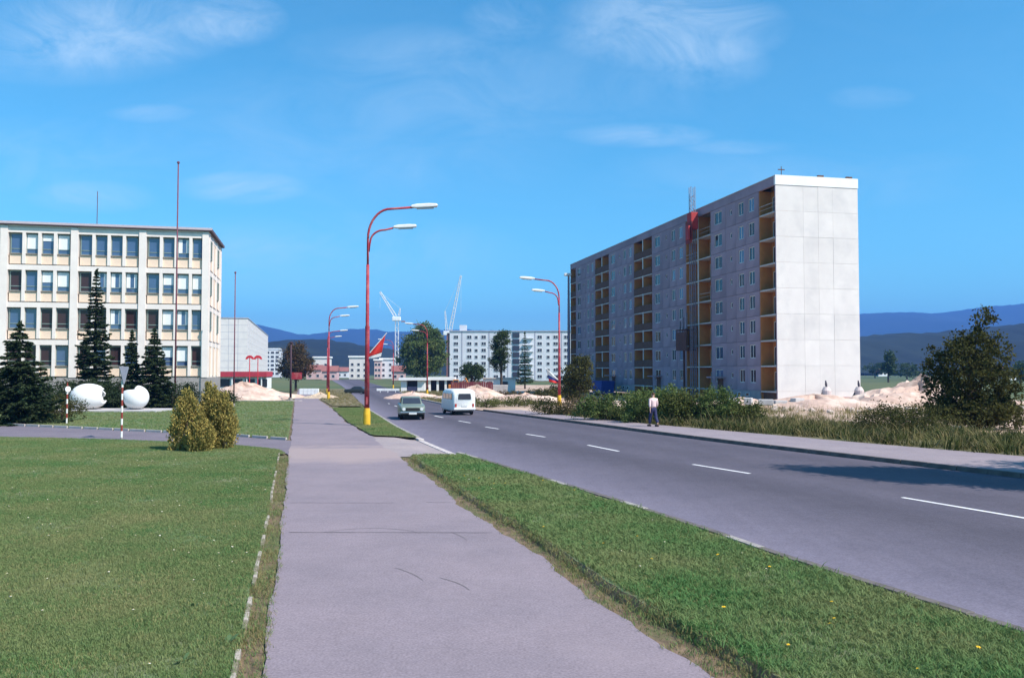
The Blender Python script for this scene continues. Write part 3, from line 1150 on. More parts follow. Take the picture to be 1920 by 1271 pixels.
# ------------------------------------------------------------------ far buildings
M_far_white = mat('far_panel', (.70, .70, .73), (.62, .62, .66), .15, .9)
M_far_joint = mat('far_joint', (.42, .42, .48), (.36, .36, .42), .5, .9)
M_far_win = glass_mat('far_window', (.03, .03, .045), .2, .4)
M_far_pale_win = mat('far_pale_window', (.45, .47, .52), (.38, .40, .46), .5, .5)


def middle_block():
    D = 364.0
    px = lambda u: (u - 960) / 1600 * D
    x0, x1 = px(843), px(1078)
    B = thing('panel_block', 'white eight-storey panel block with dark stair strip in the distance behind the trees', 'building', (x0, D, zg(D)))
    Wd = x1 - x0
    zt = 19.6 - zg(D)
    box_part('wall', M_far_white, B, 0, Wd, 0, 12, 0, zt)
    box_part('end_wall', mat('far_end_red', (.28, .13, .11), (.22, .1, .09), .5), B, -1.2, -.01, .5, 11.5, 0, zt - .6)
    box_part('roof', M_far_joint, B, -.3, Wd + .3, -.3, 12.3, zt + .002, zt + .4)
    win = framed_window(2.0, 1.5, .12, .12, [('v', 0)], M_far_win)
    winS = framed_window(1.3, 1.3, .1, .12, [], M_far_win)
    for cu, me in ((855, win), (880, win), (893, winS), (907, win), (930, win), (945, winS), (1012, win), (1028, winS), (1042, win), (1062, win)):
        for f in range(8):
            link('window', me, B, (px(cu) - x0, -.01, zt - 3.5 - 2.8 * f + .4))
    for cu in (866, 917, 952, 1003, 1053):
        box_part('panel_joint', M_far_joint, B, px(cu) - x0 - .25, px(cu) - x0 + .25, -.06, -.004, 0, zt)
    for f in range(8):
        MB().box(px(961) - x0, px(974) - x0, -.3, -.005, zt - 3.0 - 2.8 * f + .45, zt - .9 - 2.8 * f + .45).build('stair_window', M_far_win, B)
        MB().box(px(980) - x0, px(1000) - x0, -1.0, -.005, zt - 3.0 - 2.8 * f - .05, zt - 2.7 - 2.8 * f - .05).build('balcony', M_far_white, B)
    MB().box(4, 7, 4, 7, zt + .4, zt + 3.0).build('lift_house', M_far_white, B)


middle_block()


def left_block():
    B = thing('panel_block', 'long white panel block seen end-on beyond the office building', 'building', (-103, 332, zg(332)), R(13.4))
    zt = 24.6
    box_part('wall', M_gable, B, -14, 0, 0, 172, 0, zt)
    box_part('roof', M_far_joint, B, -14.2, .2, -.2, 172.2, zt + .002, zt + .35)
    for i in range(1, 4):
        box_part('panel_joint', M_far_joint, B, -14 * i / 4 - .06, -14 * i / 4 + .06, -.04, -.003, 0, zt)
    for f in range(1, 9):
        box_part('panel_joint', M_far_joint, B, -14, 0, -.03, -.002, f * 2.75 - .05, f * 2.75 + .05)
    me = framed_window(2.6, 1.5, .12, .12, [], M_far_pale_win)
    for f in range(8):
        for k in range(14):
            link('window', me, B, (.01, 6 + k * 12, 1.9 + f * 2.75), R(90))
    # a second block further back
    C = thing('panel_block', 'small pale panel block behind the brown roadside tree', 'building', (-152, 560, zg(560)), R(13))
    box_part('wall', M_far_white, C, -10, 0, 0, 40, 0, 18)
    box_part('roof', M_far_joint, C, -10.2, .2, -.2, 40.2, 18.002, 18.4)
    me2 = framed_window(2.2, 1.6, .12, .12, [], M_far_win)
    for f in range(6):
        for k in range(3):
            link('window', me2, C, (-8 + k * 3, -.01, 1.6 + 2.75 * f))


left_block()


def town():
    """low town at the far end of the street"""
    rr = random.Random(21)
    M_r = mat('town_roof', (.30, .12, .10), (.24, .1, .09), .5)
    M_p = mat('town_pink', (.62, .42, .40), (.55, .36, .36), .4)
    spec = [(588, 618, 671, 470, M_gable, 'flat', 'white flat-roofed house left of the far street end'),
            (575, 603, 686, 430, M_p, 'pitch', 'low pink house beside the brown tree at the street end'),
            (604, 632, 688, 400, M_p, 'pitch', 'small pink house with red roof at the far street end'),
            (655, 690, 670, 440, M_gable, 'flat', 'white flat-roofed block with ribbed front at the end of the street'),
            (702, 714, 676, 450, M_p, 'flat', 'narrow reddish block right of the hanging flag'),
            (713, 738, 674, 460, M_far_white, 'flat', 'pale block right of the reddish block at the street end'),
            (632, 652, 690, 520, M_far_white, 'pitch', 'small pale house between the blocks at the street end'),
            (500, 522, 655, 600, M_far_white, 'flat', 'pale far block left of the brown roadside tree'),
            (735, 760, 688, 380, M_p, 'pitch', 'red-roofed low house below the left crane')]
    for u0, u1, v, D, m, kind, lab in spec:
        x0, x1 = (u0 - 960) / 1600 * D, (u1 - 960) / 1600 * D
        zt = 2.9 + (695 - v) / 1600 * D - zg(D)
        T = thing('house', lab, 'building', ((x0 + x1) / 2, D, zg(D)), R(6), 'town houses at the end of the street')
        w = (x1 - x0) / 2
        hw = zt if kind == 'flat' else zt - 2.0
        box_part('wall', m, T, -w, w, 0, 10, 0, hw)
        if kind == 'flat':
            box_part('roof', M_gable2, T, -w - .5, w + .5, -.5, 10.5, hw + .003, hw + .8)
        else:
            MB().prism([(-.6, hw), (10.6, hw), (5, hw + 2.6)], 'x', -w - .4, w + .4).build('roof', M_r, T)
        n = max(2, int(w * 2 / 3.2))
        wm = framed_window(1.5, 1.5, .12, .1, [], M_far_win)
        for f in range(max(1, int(hw / 3.0))):
            for k in range(n):
                link('window', wm, T, (-w + (k + .5) * 2 * w / n, -.01, 1.0 + f * 2.9))


town()
# ------------------------------------------------------------------ street lamps
M_lamp_red = mat('lamp_red', (.40, .038, .055), (.31, .03, .05), 3, .55, .05, 20, c3=(.44, .13, .12), scale3=1.8)
M_lamp_yellow = mat('lamp_yellow', (.80, .47, .03), (.68, .38, .03), 4, .7)
M_lamp_head = mat('lamp_head', (.80, .80, .78), (.7, .7, .69), 3, .45)
M_lamp_glass = mat('lamp_glass', (.45, .48, .5), (.36, .4, .44), 3, .25, spec=.6)


def make_lamp(label, loc, rz):
    T = thing('street_lamp', label, 'street lamp', loc, rz, 'red street lamps along the road')
    MB().lathe([(.0, .0), (.19, .0), (.19, .62), (.15, .95), (.0, .95)], 14).build('base', M_lamp_yellow, T, smooth_=False)

    def arc(z0, ztop, reach, n=10):
        pts = []
        rad = min(1.15, ztop - z0)
        for i in range(n + 1):
            a = math.pi / 2 * i / n
            pts.append((rad * 1.05 * (1 - math.cos(a)), 0, z0 + (ztop - .12 - z0) * math.sin(a)))
        pts.append((reach, 0, ztop))
        return pts
    MB().tube([(0, 0, .9), (0, 0, 5.2), (0, 0, 5.3), (0, 0, 8.6)], [.135, .115, .095, .08], 12).build('pole', M_lamp_red, T, smooth_=True)
    MB().cyl((0, 0), .125, 5.18, 5.30, 12).build('collar', M_lamp_red, T)
    MB().box(-.05, .05, -.150, -.118, 1.15, 1.55).build('access_door', M_lamp_red, T)
    MB().tube([(0, 0, 8.55), (0, 0, 10.0)] + arc(10.0, 11.75, 2.4), .062, 10).build('upper_arm', M_lamp_red, T, smooth_=True)
    MB().tube([(.05, 0, 9.3), (.10, 0, 9.75)] + [(p[0] * .9 + .12, p[1], p[2]) for p in arc(9.8, 10.6, 1.35)], .05, 10).build('lower_arm', M_lamp_red, T, smooth_=True)
    prof = [(0, 0.02), (.06, .10), (.35, .15), (1.0, .16), (1.4, .12), (1.48, .03), (1.42, -.06), (1.0, -.08), (.3, -.08), (.05, -.03)]
    for x, z, s in ((2.25, 11.76, 1.0), (1.32, 10.63, .86)):
        M = Matrix.Translation((x, 0, z)) @ Matrix.Rotation(R(-4), 4, 'Y') @ Matrix.Scale(s, 4)
        mb = MB()
        vs, n = [], len(prof)
        for w, sc in ((-.19, .55), (-.15, .9), (0, 1.0), (.15, .9), (.19, .55)):
            vs += [M @ Vector((p[0] * (.9 + .1 * sc) + .02, w, p[1] * sc)) for p in prof]
        fs = []
        for j in range(4):
            for i in range(n):
                fs.append((j * n + i, j * n + (i + 1) % n, (j + 1) * n + (i + 1) % n, (j + 1) * n + i))
        fs += [tuple(range(n)), tuple(reversed(range(4 * n, 5 * n)))]
        h = mb.add(vs, fs).build('lamp_head', M_lamp_head, T, smooth_=False)
        g = MB().box(.35, 1.25, -.12, .12, -.125, -.072, M).build('diffuser', M_lamp_glass, h)
    return T


def lamp_at(label, x, y, rz):
    return make_lamp(label, (x, y, zg(y) - .02), rz)


lamp_at('tall red lamp post with yellow foot in the grass island, nearest of the lamps', -7.72, 45.5, R(8))
lamp_at('second red lamp post along the left kerb beyond the flag lamp', -23.4, 109, R(5))
lamp_at('far red lamp post with small head on the left kerb, third in line', -34.6, 160, R(5))
lamp_at('red lamp post standing behind the hedge near the panel block', 4.4, 79.5, R(180 + 6))
lamp_at('red lamp post on the right kerb in front of the big green tree', -13.9, 140, R(180))
lamp_at('farthest red lamp post on the right kerb by the street end', -28.5, 205, R(180))


def mast_lamp():
    D = 168
    T = thing('light_mast', 'pale grey light mast rising behind the far end of the panel block', 'light mast', ((1066.5 - 960) / 1600 * D, D, zg(D)))
    zt = 21.6 - zg(D)
    MB().tube([(0, 0, 0), (0, 0, zt)], [.35, .2], 10).build('pole', M_panel, T)
    MB().box(-.9, .5, -.5, .5, zt, zt + .5).build('lamp_head', M_lamp_head, T, bevel=.1)


mast_lamp()


# ------------------------------------------------------------------ flags, flagpoles, posts
def flag(label, loc, rz, staff_dx, staff_dz, cols, size, seed):
    """short staff leaning out from a lamp post with a hanging cloth"""
    T = thing('flag', label, 'flag', loc, rz)
    MB().tube([(0, 0, 0), (staff_dx * 1.08, 0, staff_dz * 1.08)], .022, 6).build('staff', M_lamp_head, T)
    nx, nz = 14, 12
    r = random.Random(seed)
    ph = r.random() * 6
    parts = {}
    for k, (m, t0, t1) in enumerate(cols):
        mb = MB()
        vs, fs = [], []
        zs = [t0 + (t1 - t0) * j / nz for j in range(nz + 1)]
        for s in range(nx + 1):
            a = s / nx
            for t in zs:
                # hung from the staff; the cloth swings down and gathers to the low end
                x = staff_dx * (.12 + .88 * a) - t * size * .28 * (1 - a * .2)
                z = staff_dz * (.12 + .88 * a) - t * size * (.42 + .62 * a)
                yy = .10 * t * math.sin(a * 7 + ph) + .05 * math.sin(t * 5 + a * 3)
                vs.append((x, yy, z))
        n = nz + 1
        for s in range(nx):
            for j in range(nz):
                fs.append((s * n + j, s * n + j + 1, (s + 1) * n + j + 1, (s + 1) * n + j))
        o = mb.add(vs, fs).build('cloth', m, T, smooth_=True)
        sm = o.modifiers.new('thickness', 'SOLIDIFY')
        sm.thickness = .012
    return T


M_flag_red = mat('flag_red', (.62, .035, .03), (.5, .03, .028), 3, .8)
M_flag_white = mat('flag_white', (.8, .79, .77), (.7, .69, .68), 3, .8)
M_flag_blue = mat('flag_blue', (.03, .05, .2), (.025, .04, .16), 3, .8)
flag('red flag with a white lower strip hanging from the nearest lamp post', (-7.58, 45.45, 3.85), R(4), .84, 1.0, [(M_flag_red, 0, .82), (M_flag_white, .82, 1.0)], 1.15, 3)
flag('drooping white, blue and red flag on the lamp post behind the hedge', (4.28, 79.4, 2.1), R(176), 1.1, 1.0, [(M_flag_white, 0, .45), (M_flag_blue, .45, .75), (M_flag_red, .75, 1.0)], 1.2, 5)


def pole_thing(name, label, cat, x, y, h, r0, r1, m, extra=None, group=None):
    T = thing(name, label, cat, (x, y, zg(y) - .02), 0, group)
    MB().cyl((0, 0), r0 * 1.7, 0, .35, 10).build('socket', M_kerb, T)
    MB().tube([(0, 0, .3), (0, 0, h * .45), (0, 0, h)], [r0, (r0 + r1) / 2, r1], 10).build('pole', m, T, smooth_=True)
    MB().lathe([(0, h), (r1 * 2.2, h + .03), (r1 * 2.4, h + .14), (0, h + .22)], 10).build('finial', m, T)
    return T


M_pole_red = mat('flagpole_red', (.19, .055, .08), (.15, .05, .07), 2, .6)
M_pole_dark = mat('post_dark', (.07, .035, .05), (.05, .03, .04), 2, .7)
pole_thing('flagpole', 'very tall thin red flagpole in front of the office building', 'flagpole', -27.6, 70, 20.2, .075, .05, M_pole_red, group='flagpoles by the office')
pole_thing('flagpole', 'thin red flagpole right of the office building corner', 'flagpole', -24.4, 75, 11.7, .06, .04, M_pole_red, group='flagpoles by the office')
dp = pole_thing('post', 'dark post beside the far footpath in front of the brown tree', 'post', -25.9, 100, 6.7, .13, .1, M_pole_dark)
MB().box(.1, 1.3, -.03, .03, 2.5, 3.3).build('sign_board', M_lamp_red, dp)


def striped_pole(label, x, y, h, bands, top):
    T = thing('marker_pole', label, 'pole', (x, y, zg(y) + .01), 0, 'red and white striped poles on the lawn')
    MB().tube([(0, 0, -.05), (0, 0, .06)], .05, 8).build('socket', M_kerb, T)
    ms = [mat('stripe_white', (.82, .8, .74), (.74, .72, .66), 4, .6), mat('stripe_red', (.30, .05, .035), (.24, .045, .03), 4, .6)]
    n = bands
    for i in range(n):
        MB().cyl((0, 0), .042, .06 + (h - .06) * i / n, .06 + (h - .06) * (i + 1) / n, 10).build('stripe', ms[i % 2], T)
    if top == 'triangle':
        m = mat('sign_back', (.38, .4, .45), (.32, .34, .39), 3, .5, metallic=.4)
        s = MB()
        s.prism([(-.42, h + .62), (.42, h + .62), (.44, h + .56), (.05, h - .12), (-.05, h - .12), (-.44, h + .56)], 'y', -.07, -.045)
        sg = s.build('give_way_sign', m, T)
        sg.rotation_euler = (0, 0, R(91))
        MB().tube([(0, 0, h - .02), (0, 0, h + .5)], .03, 8).build('sign_post', m, T)
    else:
        m = M_gable2
        sg = MB().tube([(0, -.045, h - .25), (0, -.07, h - .25)], .16, 14).build('disc', m, T)
        sg.rotation_euler = (0, 0, R(60))
        MB().tube([(0, 0, h), (0, 0, h + .12)], .03, 8).build('cap', ms[1], T)


striped_pole('red and white striped pole with small white disc left of the broken eggs', -24.3, 46.7, 2.15, 8, 'disc')
striped_pole('red and white striped sign pole with grey triangular sign back at driveway edge', -16.62, 36.45, 2.45, 9, 'triangle')


# ------------------------------------------------------------------ broken egg sculpture
def egg(label, loc, rz, ln, rad, open_at, seed, notch):
    r = random.Random(seed)
    M_egg = mat('egg_white', (.84, .83, .82), (.78, .77, .76), 1.5, .5)
    n, k = 72, 26
    jag = []
    teeth = []
    a = 0
    while a < 2 * math.pi:
        teeth.append((a, open_at + r.uniform(-.2, .2)))
        a += r.uniform(.25, .5)
    ta = np.array([t[0] for t in teeth] + [teeth[0][0] + 2 * math.pi])
    tv = np.array([t[1] for t in teeth] + [teeth[0][1]])
    vs, fs = [], []
    for i in range(n):
        ph = 2 * math.pi * i / n
        lim = float(np.interp(ph, ta, tv))
        dphi = abs((ph - math.pi / 2 + math.pi) % (2 * math.pi) - math.pi)
        if dphi < notch[0]:
            lim = min(lim, notch[1])
        for j in range(k + 1):
            th = lim * (j + .02) / (k + .02)
            x = -math.cos(th) * ln * (1.0 if th < math.pi / 2 else 1.15)
            rr = math.sin(th) * rad
            vs.append((x, rr * math.cos(ph), rad + rr * math.sin(ph)))
    for i in range(n):
        for j in range(k):
            a0, b0 = i * (k + 1) + j, ((i + 1) % n) * (k + 1) + j
            fs.append((a0, b0, b0 + 1, a0 + 1))
    o = MB().add(vs, fs).build('eggshell', M_egg, None, smooth_=True)
    s = o.modifiers.new('shell', 'SOLIDIFY')
    s.thickness = .07
    s.offset = -1
    o.location = loc
    o.rotation_euler = (0, 0, rz)
    tag(o, label, 'sculpture', 'halves of the broken egg sculpture')


def eggs():
    m = mat('plinth_pale', (.52, .49, .48), (.43, .4, .4), 1.5, .9)
    P = thing('plinth', 'low pale concrete plinth under the two broken eggs', 'plinth', (-29.75, 63.6, zg(63)))
    for i in range(4):
        MB().box(-4.0 + i * 2.02, -4.0 + i * 2.02 + 2.0, -1.9, 1.9, -.2, .16).build('slab', m, P, bevel=.02)
    egg('larger broken white eggshell with jagged opening on its right', (-31.45, 63.4, zg(63) + .15), R(22), 1.22, .96, 2.5, 12, (.35, 2.3))
    egg('smaller broken white eggshell with jagged opening on its left', (-27.95, 63.5, zg(63) + .15), R(180 - 4), .94, .9, 2.05, 25, (.8, 1.35))


eggs()


# ------------------------------------------------------------------ vehicles
M_tyre = mat('tyre', (.018, .017, .018), (.028, .026, .026), 5, .9)
M_rim = mat('rim', (.4, .4, .41), (.3, .3, .31), 5, .4, metallic=.7)
M_chrome = mat('chrome', (.55, .56, .58), (.45, .46, .48), 5, .25, metallic=.9)
M_auto_glass = glass_mat('auto_glass', (.025, .03, .04), .06, .6)
M_light_glass = mat('headlight_glass', (.75, .76, .74), (.62, .63, .62), 6, .2)
M_amber = mat('lamp_amber_red', (.5, .05, .03), (.4, .05, .03), 6, .4)
M_plate = mat('plate', (.75, .75, .72), (.6, .6, .58), 14, .6)
M_under = mat('underbody', (.02, .02, .02), (.03, .03, .03), 3, .9)


def wheel(parent, x, y, r, w):
    t = MB()
    prof = [(r * .62, -w / 2), (r * .93, -w / 2), (r, -w / 3), (r, w / 3), (r * .93, w / 2), (r * .62, w / 2)]
    vs, fs, n = [], [], 20
    for q, yy in prof:
        for j in range(n):
            a = 2 * math.pi * j / n
            vs.append((q * math.cos(a), yy, r + q * math.sin(a)))
    k = len(prof)
    for i in range(k):
        for j in range(n):
            fs.append((i * n + j, i * n + (j + 1) % n, ((i + 1) % k) * n + (j + 1) % n, ((i + 1) % k) * n + j))
    W = t.add(vs, fs).build('wheel', M_tyre, parent)
    W.location = (x, y, 0)
    d = MB().tube([(0, -w * .42, r), (0, w * .42, r)], r * .63, 18)
    d.build('rim', M_rim, W)


def hull_body(sections, m):
    """loft rings of points"""
    n = len(sections[0])
    mb = MB()
    vs = [p for s in sections for p in s]
    fs = []
    for j in range(len(sections) - 1):
        for i in range(n):
            fs.append((j * n + i, j * n + (i + 1) % n, (j + 1) * n + (i + 1) % n, (j + 1) * n + i))
    fs += [tuple(reversed(range(n))), tuple(range((len(sections) - 1) * n, len(sections) * n))]
    return mb.add(vs, fs)


def rring(x, hw, z0, z1, rb=.12, rt=.12):
    pts = []
    for cx, cz, a0, rr in ((hw - rb, z0 + rb, -90, rb), (hw - rt, z1 - rt, 0, rt), (-hw + rt, z1 - rt, 90, rt), (-hw + rb, z0 + rb, 180, rb)):
        for q in range(4):
            a = R(a0 + 30 * q)
            pts.append((x, cx + rr * math.cos(a), cz + rr * math.sin(a)))
    return pts


def sedan(label, loc, rz, paint, group=None):
    T = thing('car', label, 'car', loc, rz, group)
    # length 4.15 along +x (front), width 1.62, height 1.4
    S = [(-2.05, .66, .45, .78), (-1.98, .76, .36, .90), (-1.4, .80, .30, .96), (-.75, .81, .26, .97), (.5, .81, .26, .95), (1.2, .80, .28, .93), (1.85, .77, .34, .88), (2.02, .74, .40, .82), (2.07, .70, .45, .74)]
    hull_body([rring(x, hw, a, b, .08, .09) for x, hw, a, b in S], paint).build('body', paint, T, smooth_=True)
    G = [(-1.55, .66, .90, .93), (-1.15, .62, .90, 1.33), (-.8, .61, .90, 1.40), (.1, .61, .90, 1.41), (.3, .60, .90, 1.38), (.95, .67, .90, .94)]
    c = hull_body([rring(x, hw, a, b, .01, min(.1, (b - a) * .45)) for x, hw, a, b in G], paint).build('cabin', paint, T, smooth_=True)
    # glass set just proud of the cabin skin
    MB().add([(.92, -.58, .975), (.92, .58, .975), (.40, .52, 1.33), (.40, -.52, 1.33), (.90, -.58, .99), (.90, .58, .99)], [(0, 1, 2, 3)]).build('windscreen', M_auto_glass, T).modifiers.new('t', 'SOLIDIFY').thickness = .02
    MB().add([(-1.53, -.56, .97), (-1.53, .56, .97), (-1.23, .5, 1.27), (-1.23, -.5, 1.27)], [(3, 2, 1, 0)]).build('rear_window', M_auto_glass, T).modifiers.new('t', 'SOLIDIFY').thickness = .02
    for s in (-1, 1):
        for x0, x1, x2, x3 in ((-.2, .62, .22, -.2), (-1.08, -.27, -.27, -1.0)):
            MB().add([(x0, s * .668, .98), (x1, s * .668, .98), (x2, s * .632, 1.31), (x3, s * .632, 1.31)], [(0, 1, 2, 3)]).build('side_window', M_auto_glass, T).modifiers.new('t', 'SOLIDIFY').thickness = .02
        MB().tube([(2.0, s * .55, .68), (2.10, s * .55, .68)], .10, 14).build('headlight', M_light_glass, T)
        MB().box(-2.09, -2.0, s * .5 - .12, s * .5 + .12, .62, .74).build('tail_light', M_amber, T)
    MB().box(2.0, 2.09, -.42, .42, .58, .76).build('grille', M_under, T)
    MB().box(2.04, 2.16, -.78, .78, .44, .53).build('bumper', M_chrome, T, bevel=.025)
    MB().box(-2.14, -2.02, -.76, .76, .44, .53).build('bumper', M_chrome, T, bevel=.025)
    MB().box(2.161, 2.175, -.24, .24, .36, .47).build('number_plate', M_plate, T)
    MB().box(-1.9, 1.9, -.6, .6, .17, .32).build('underbody', M_under, T)
    for x in (-1.2, 1.25):
        for s in (-1, 1):
            wheel(T, x, s * .68, .30, .17)
    return T


def van(label, loc, rz, paint):
    T = thing('van', label, 'van', loc, rz)
    S = [(-2.15, .70, .42, 1.45), (-2.1, .80, .36, 1.70), (-1.98, .86, .32, 1.84), (-1.2, .88, .30, 1.92), (.8, .88, .30, 1.92), (1.45, .86, .32, 1.84), (1.85, .84, .34, 1.35), (2.1, .82, .36, 1.08), (2.2, .76, .42, .95)]
    hull_body([rring(x, hw, a, b, .12, .26) for x, hw, a, b in S], paint).build('body', paint, T, smooth_=True)
    rw = MB().prism([(-.46, 1.17), (.46, 1.17), (.50, 1.22), (.46, 1.55), (.40, 1.60), (-.40, 1.60), (-.46, 1.55), (-.50, 1.22)], 'x', -2.185, -2.12).build('rear_window', M_auto_glass, T)
    rw.rotation_euler = (0, R(0), 0)
    MB().prism([(-.56, 1.11), (.56, 1.11), (.60, 1.18), (.54, 1.60), (.47, 1.66), (-.47, 1.66), (-.54, 1.60), (-.60, 1.18)], 'x', -2.165, -2.10).build('window_seal', paint, T)
    for s in (-1, 1):
        for x0, x1 in ((-1.8, -.95), (-.8, .1), (.25, 1.15)):
            MB().box(x0, x1, s * .845 - .03, s * .845 + .05, 1.17, 1.60).build('side_window', M_auto_glass, T, bevel=.02)
        MB().box(-2.19, -2.1, s * .66 - .06, s * .66 + .06, .62, .86).build('tail_light', M_amber, T)
        MB().tube([(2.1, s * .6, .72), (2.24, s * .6, .72)], .10, 12).build('headlight', M_light_glass, T)
    MB().add([(1.52, -.72, 1.72), (1.52, .72, 1.72), (1.9, .76, 1.28), (1.9, -.76, 1.28)], [(0, 1, 2, 3)]).build('windscreen', M_auto_glass, T).modifiers.new('t', 'SOLIDIFY').thickness = .04
    MB().box(-2.28, -2.14, -.82, .82, .42, .55).build('bumper', M_gable2, T, bevel=.03)
    MB().box(2.16, 2.3, -.82, .82, .42, .55).build('bumper', M_gable2, T, bevel=.03)
    MB().box(-2.2, -2.17, -.22, .22, .66, .78).build('number_plate', M_plate, T)
    MB().box(-2.0, 2.0, -.62, .62, .16, .38).build('underbody', M_under, T)
    for x in (-1.3, 1.35):
        for s in (-1, 1):
            wheel(T, x, s * .74, .31, .18)
    return T


M_car_green = mat('paint_greygreen', (.17, .215, .18), (.15, .19, .16), 4, .35, spec=.5)
M_van_white = mat('paint_white', (.80, .80, .78), (.76, .76, .74), 4, .35, spec=.5)
M_car_dark = mat('paint_dark', (.03, .035, .035), (.025, .03, .03), 4, .35, spec=.5)
sedan('grey-green saloon car driving towards the viewer on the left lane', (-6.5, 55.0, zg(55) - .095), R(-90 + 10), M_car_green)
vn = van('white van driving away on the right lane, seen from behind', (-3.9, 61.5, zg(61.5) - .095), R(90 + 17), M_van_white)
vn.scale = (.94, .94, .94)
sedan('small dark car crossing the street far away behind the nearest lamp post', (-29.2, 160, zg(160) - .09), R(175), M_car_dark)


# ------------------------------------------------------------------ person on the right pavement
def skin_obj(name, chains, m, parent, sub=1):
    """continuous skinned figure from joints: chains = [(id, parent id, (x,y,z), radius)]"""
    idx = {c[0]: i for i, c in enumerate(chains)}
    me = bpy.data.meshes.new(name)
    me.from_pydata([c[2] for c in chains], [(idx[c[1]], idx[c[0]]) for c in chains if c[1] is not None], [])
    me.materials.append(m)
    o = link(name, me, parent)
    sk = o.modifiers.new('skin', 'SKIN')
    for i, c in enumerate(chains):
        r = c[3]
        me.skin_vertices[0].data[i].radius = r if isinstance(r, tuple) else (r, r)
        me.skin_vertices[0].data[i].use_root = (i == 0)
    ss = o.modifiers.new('smooth', 'SUBSURF')
    ss.levels = sub
    ss.render_levels = sub
    sk.use_smooth_shade = True
    return o


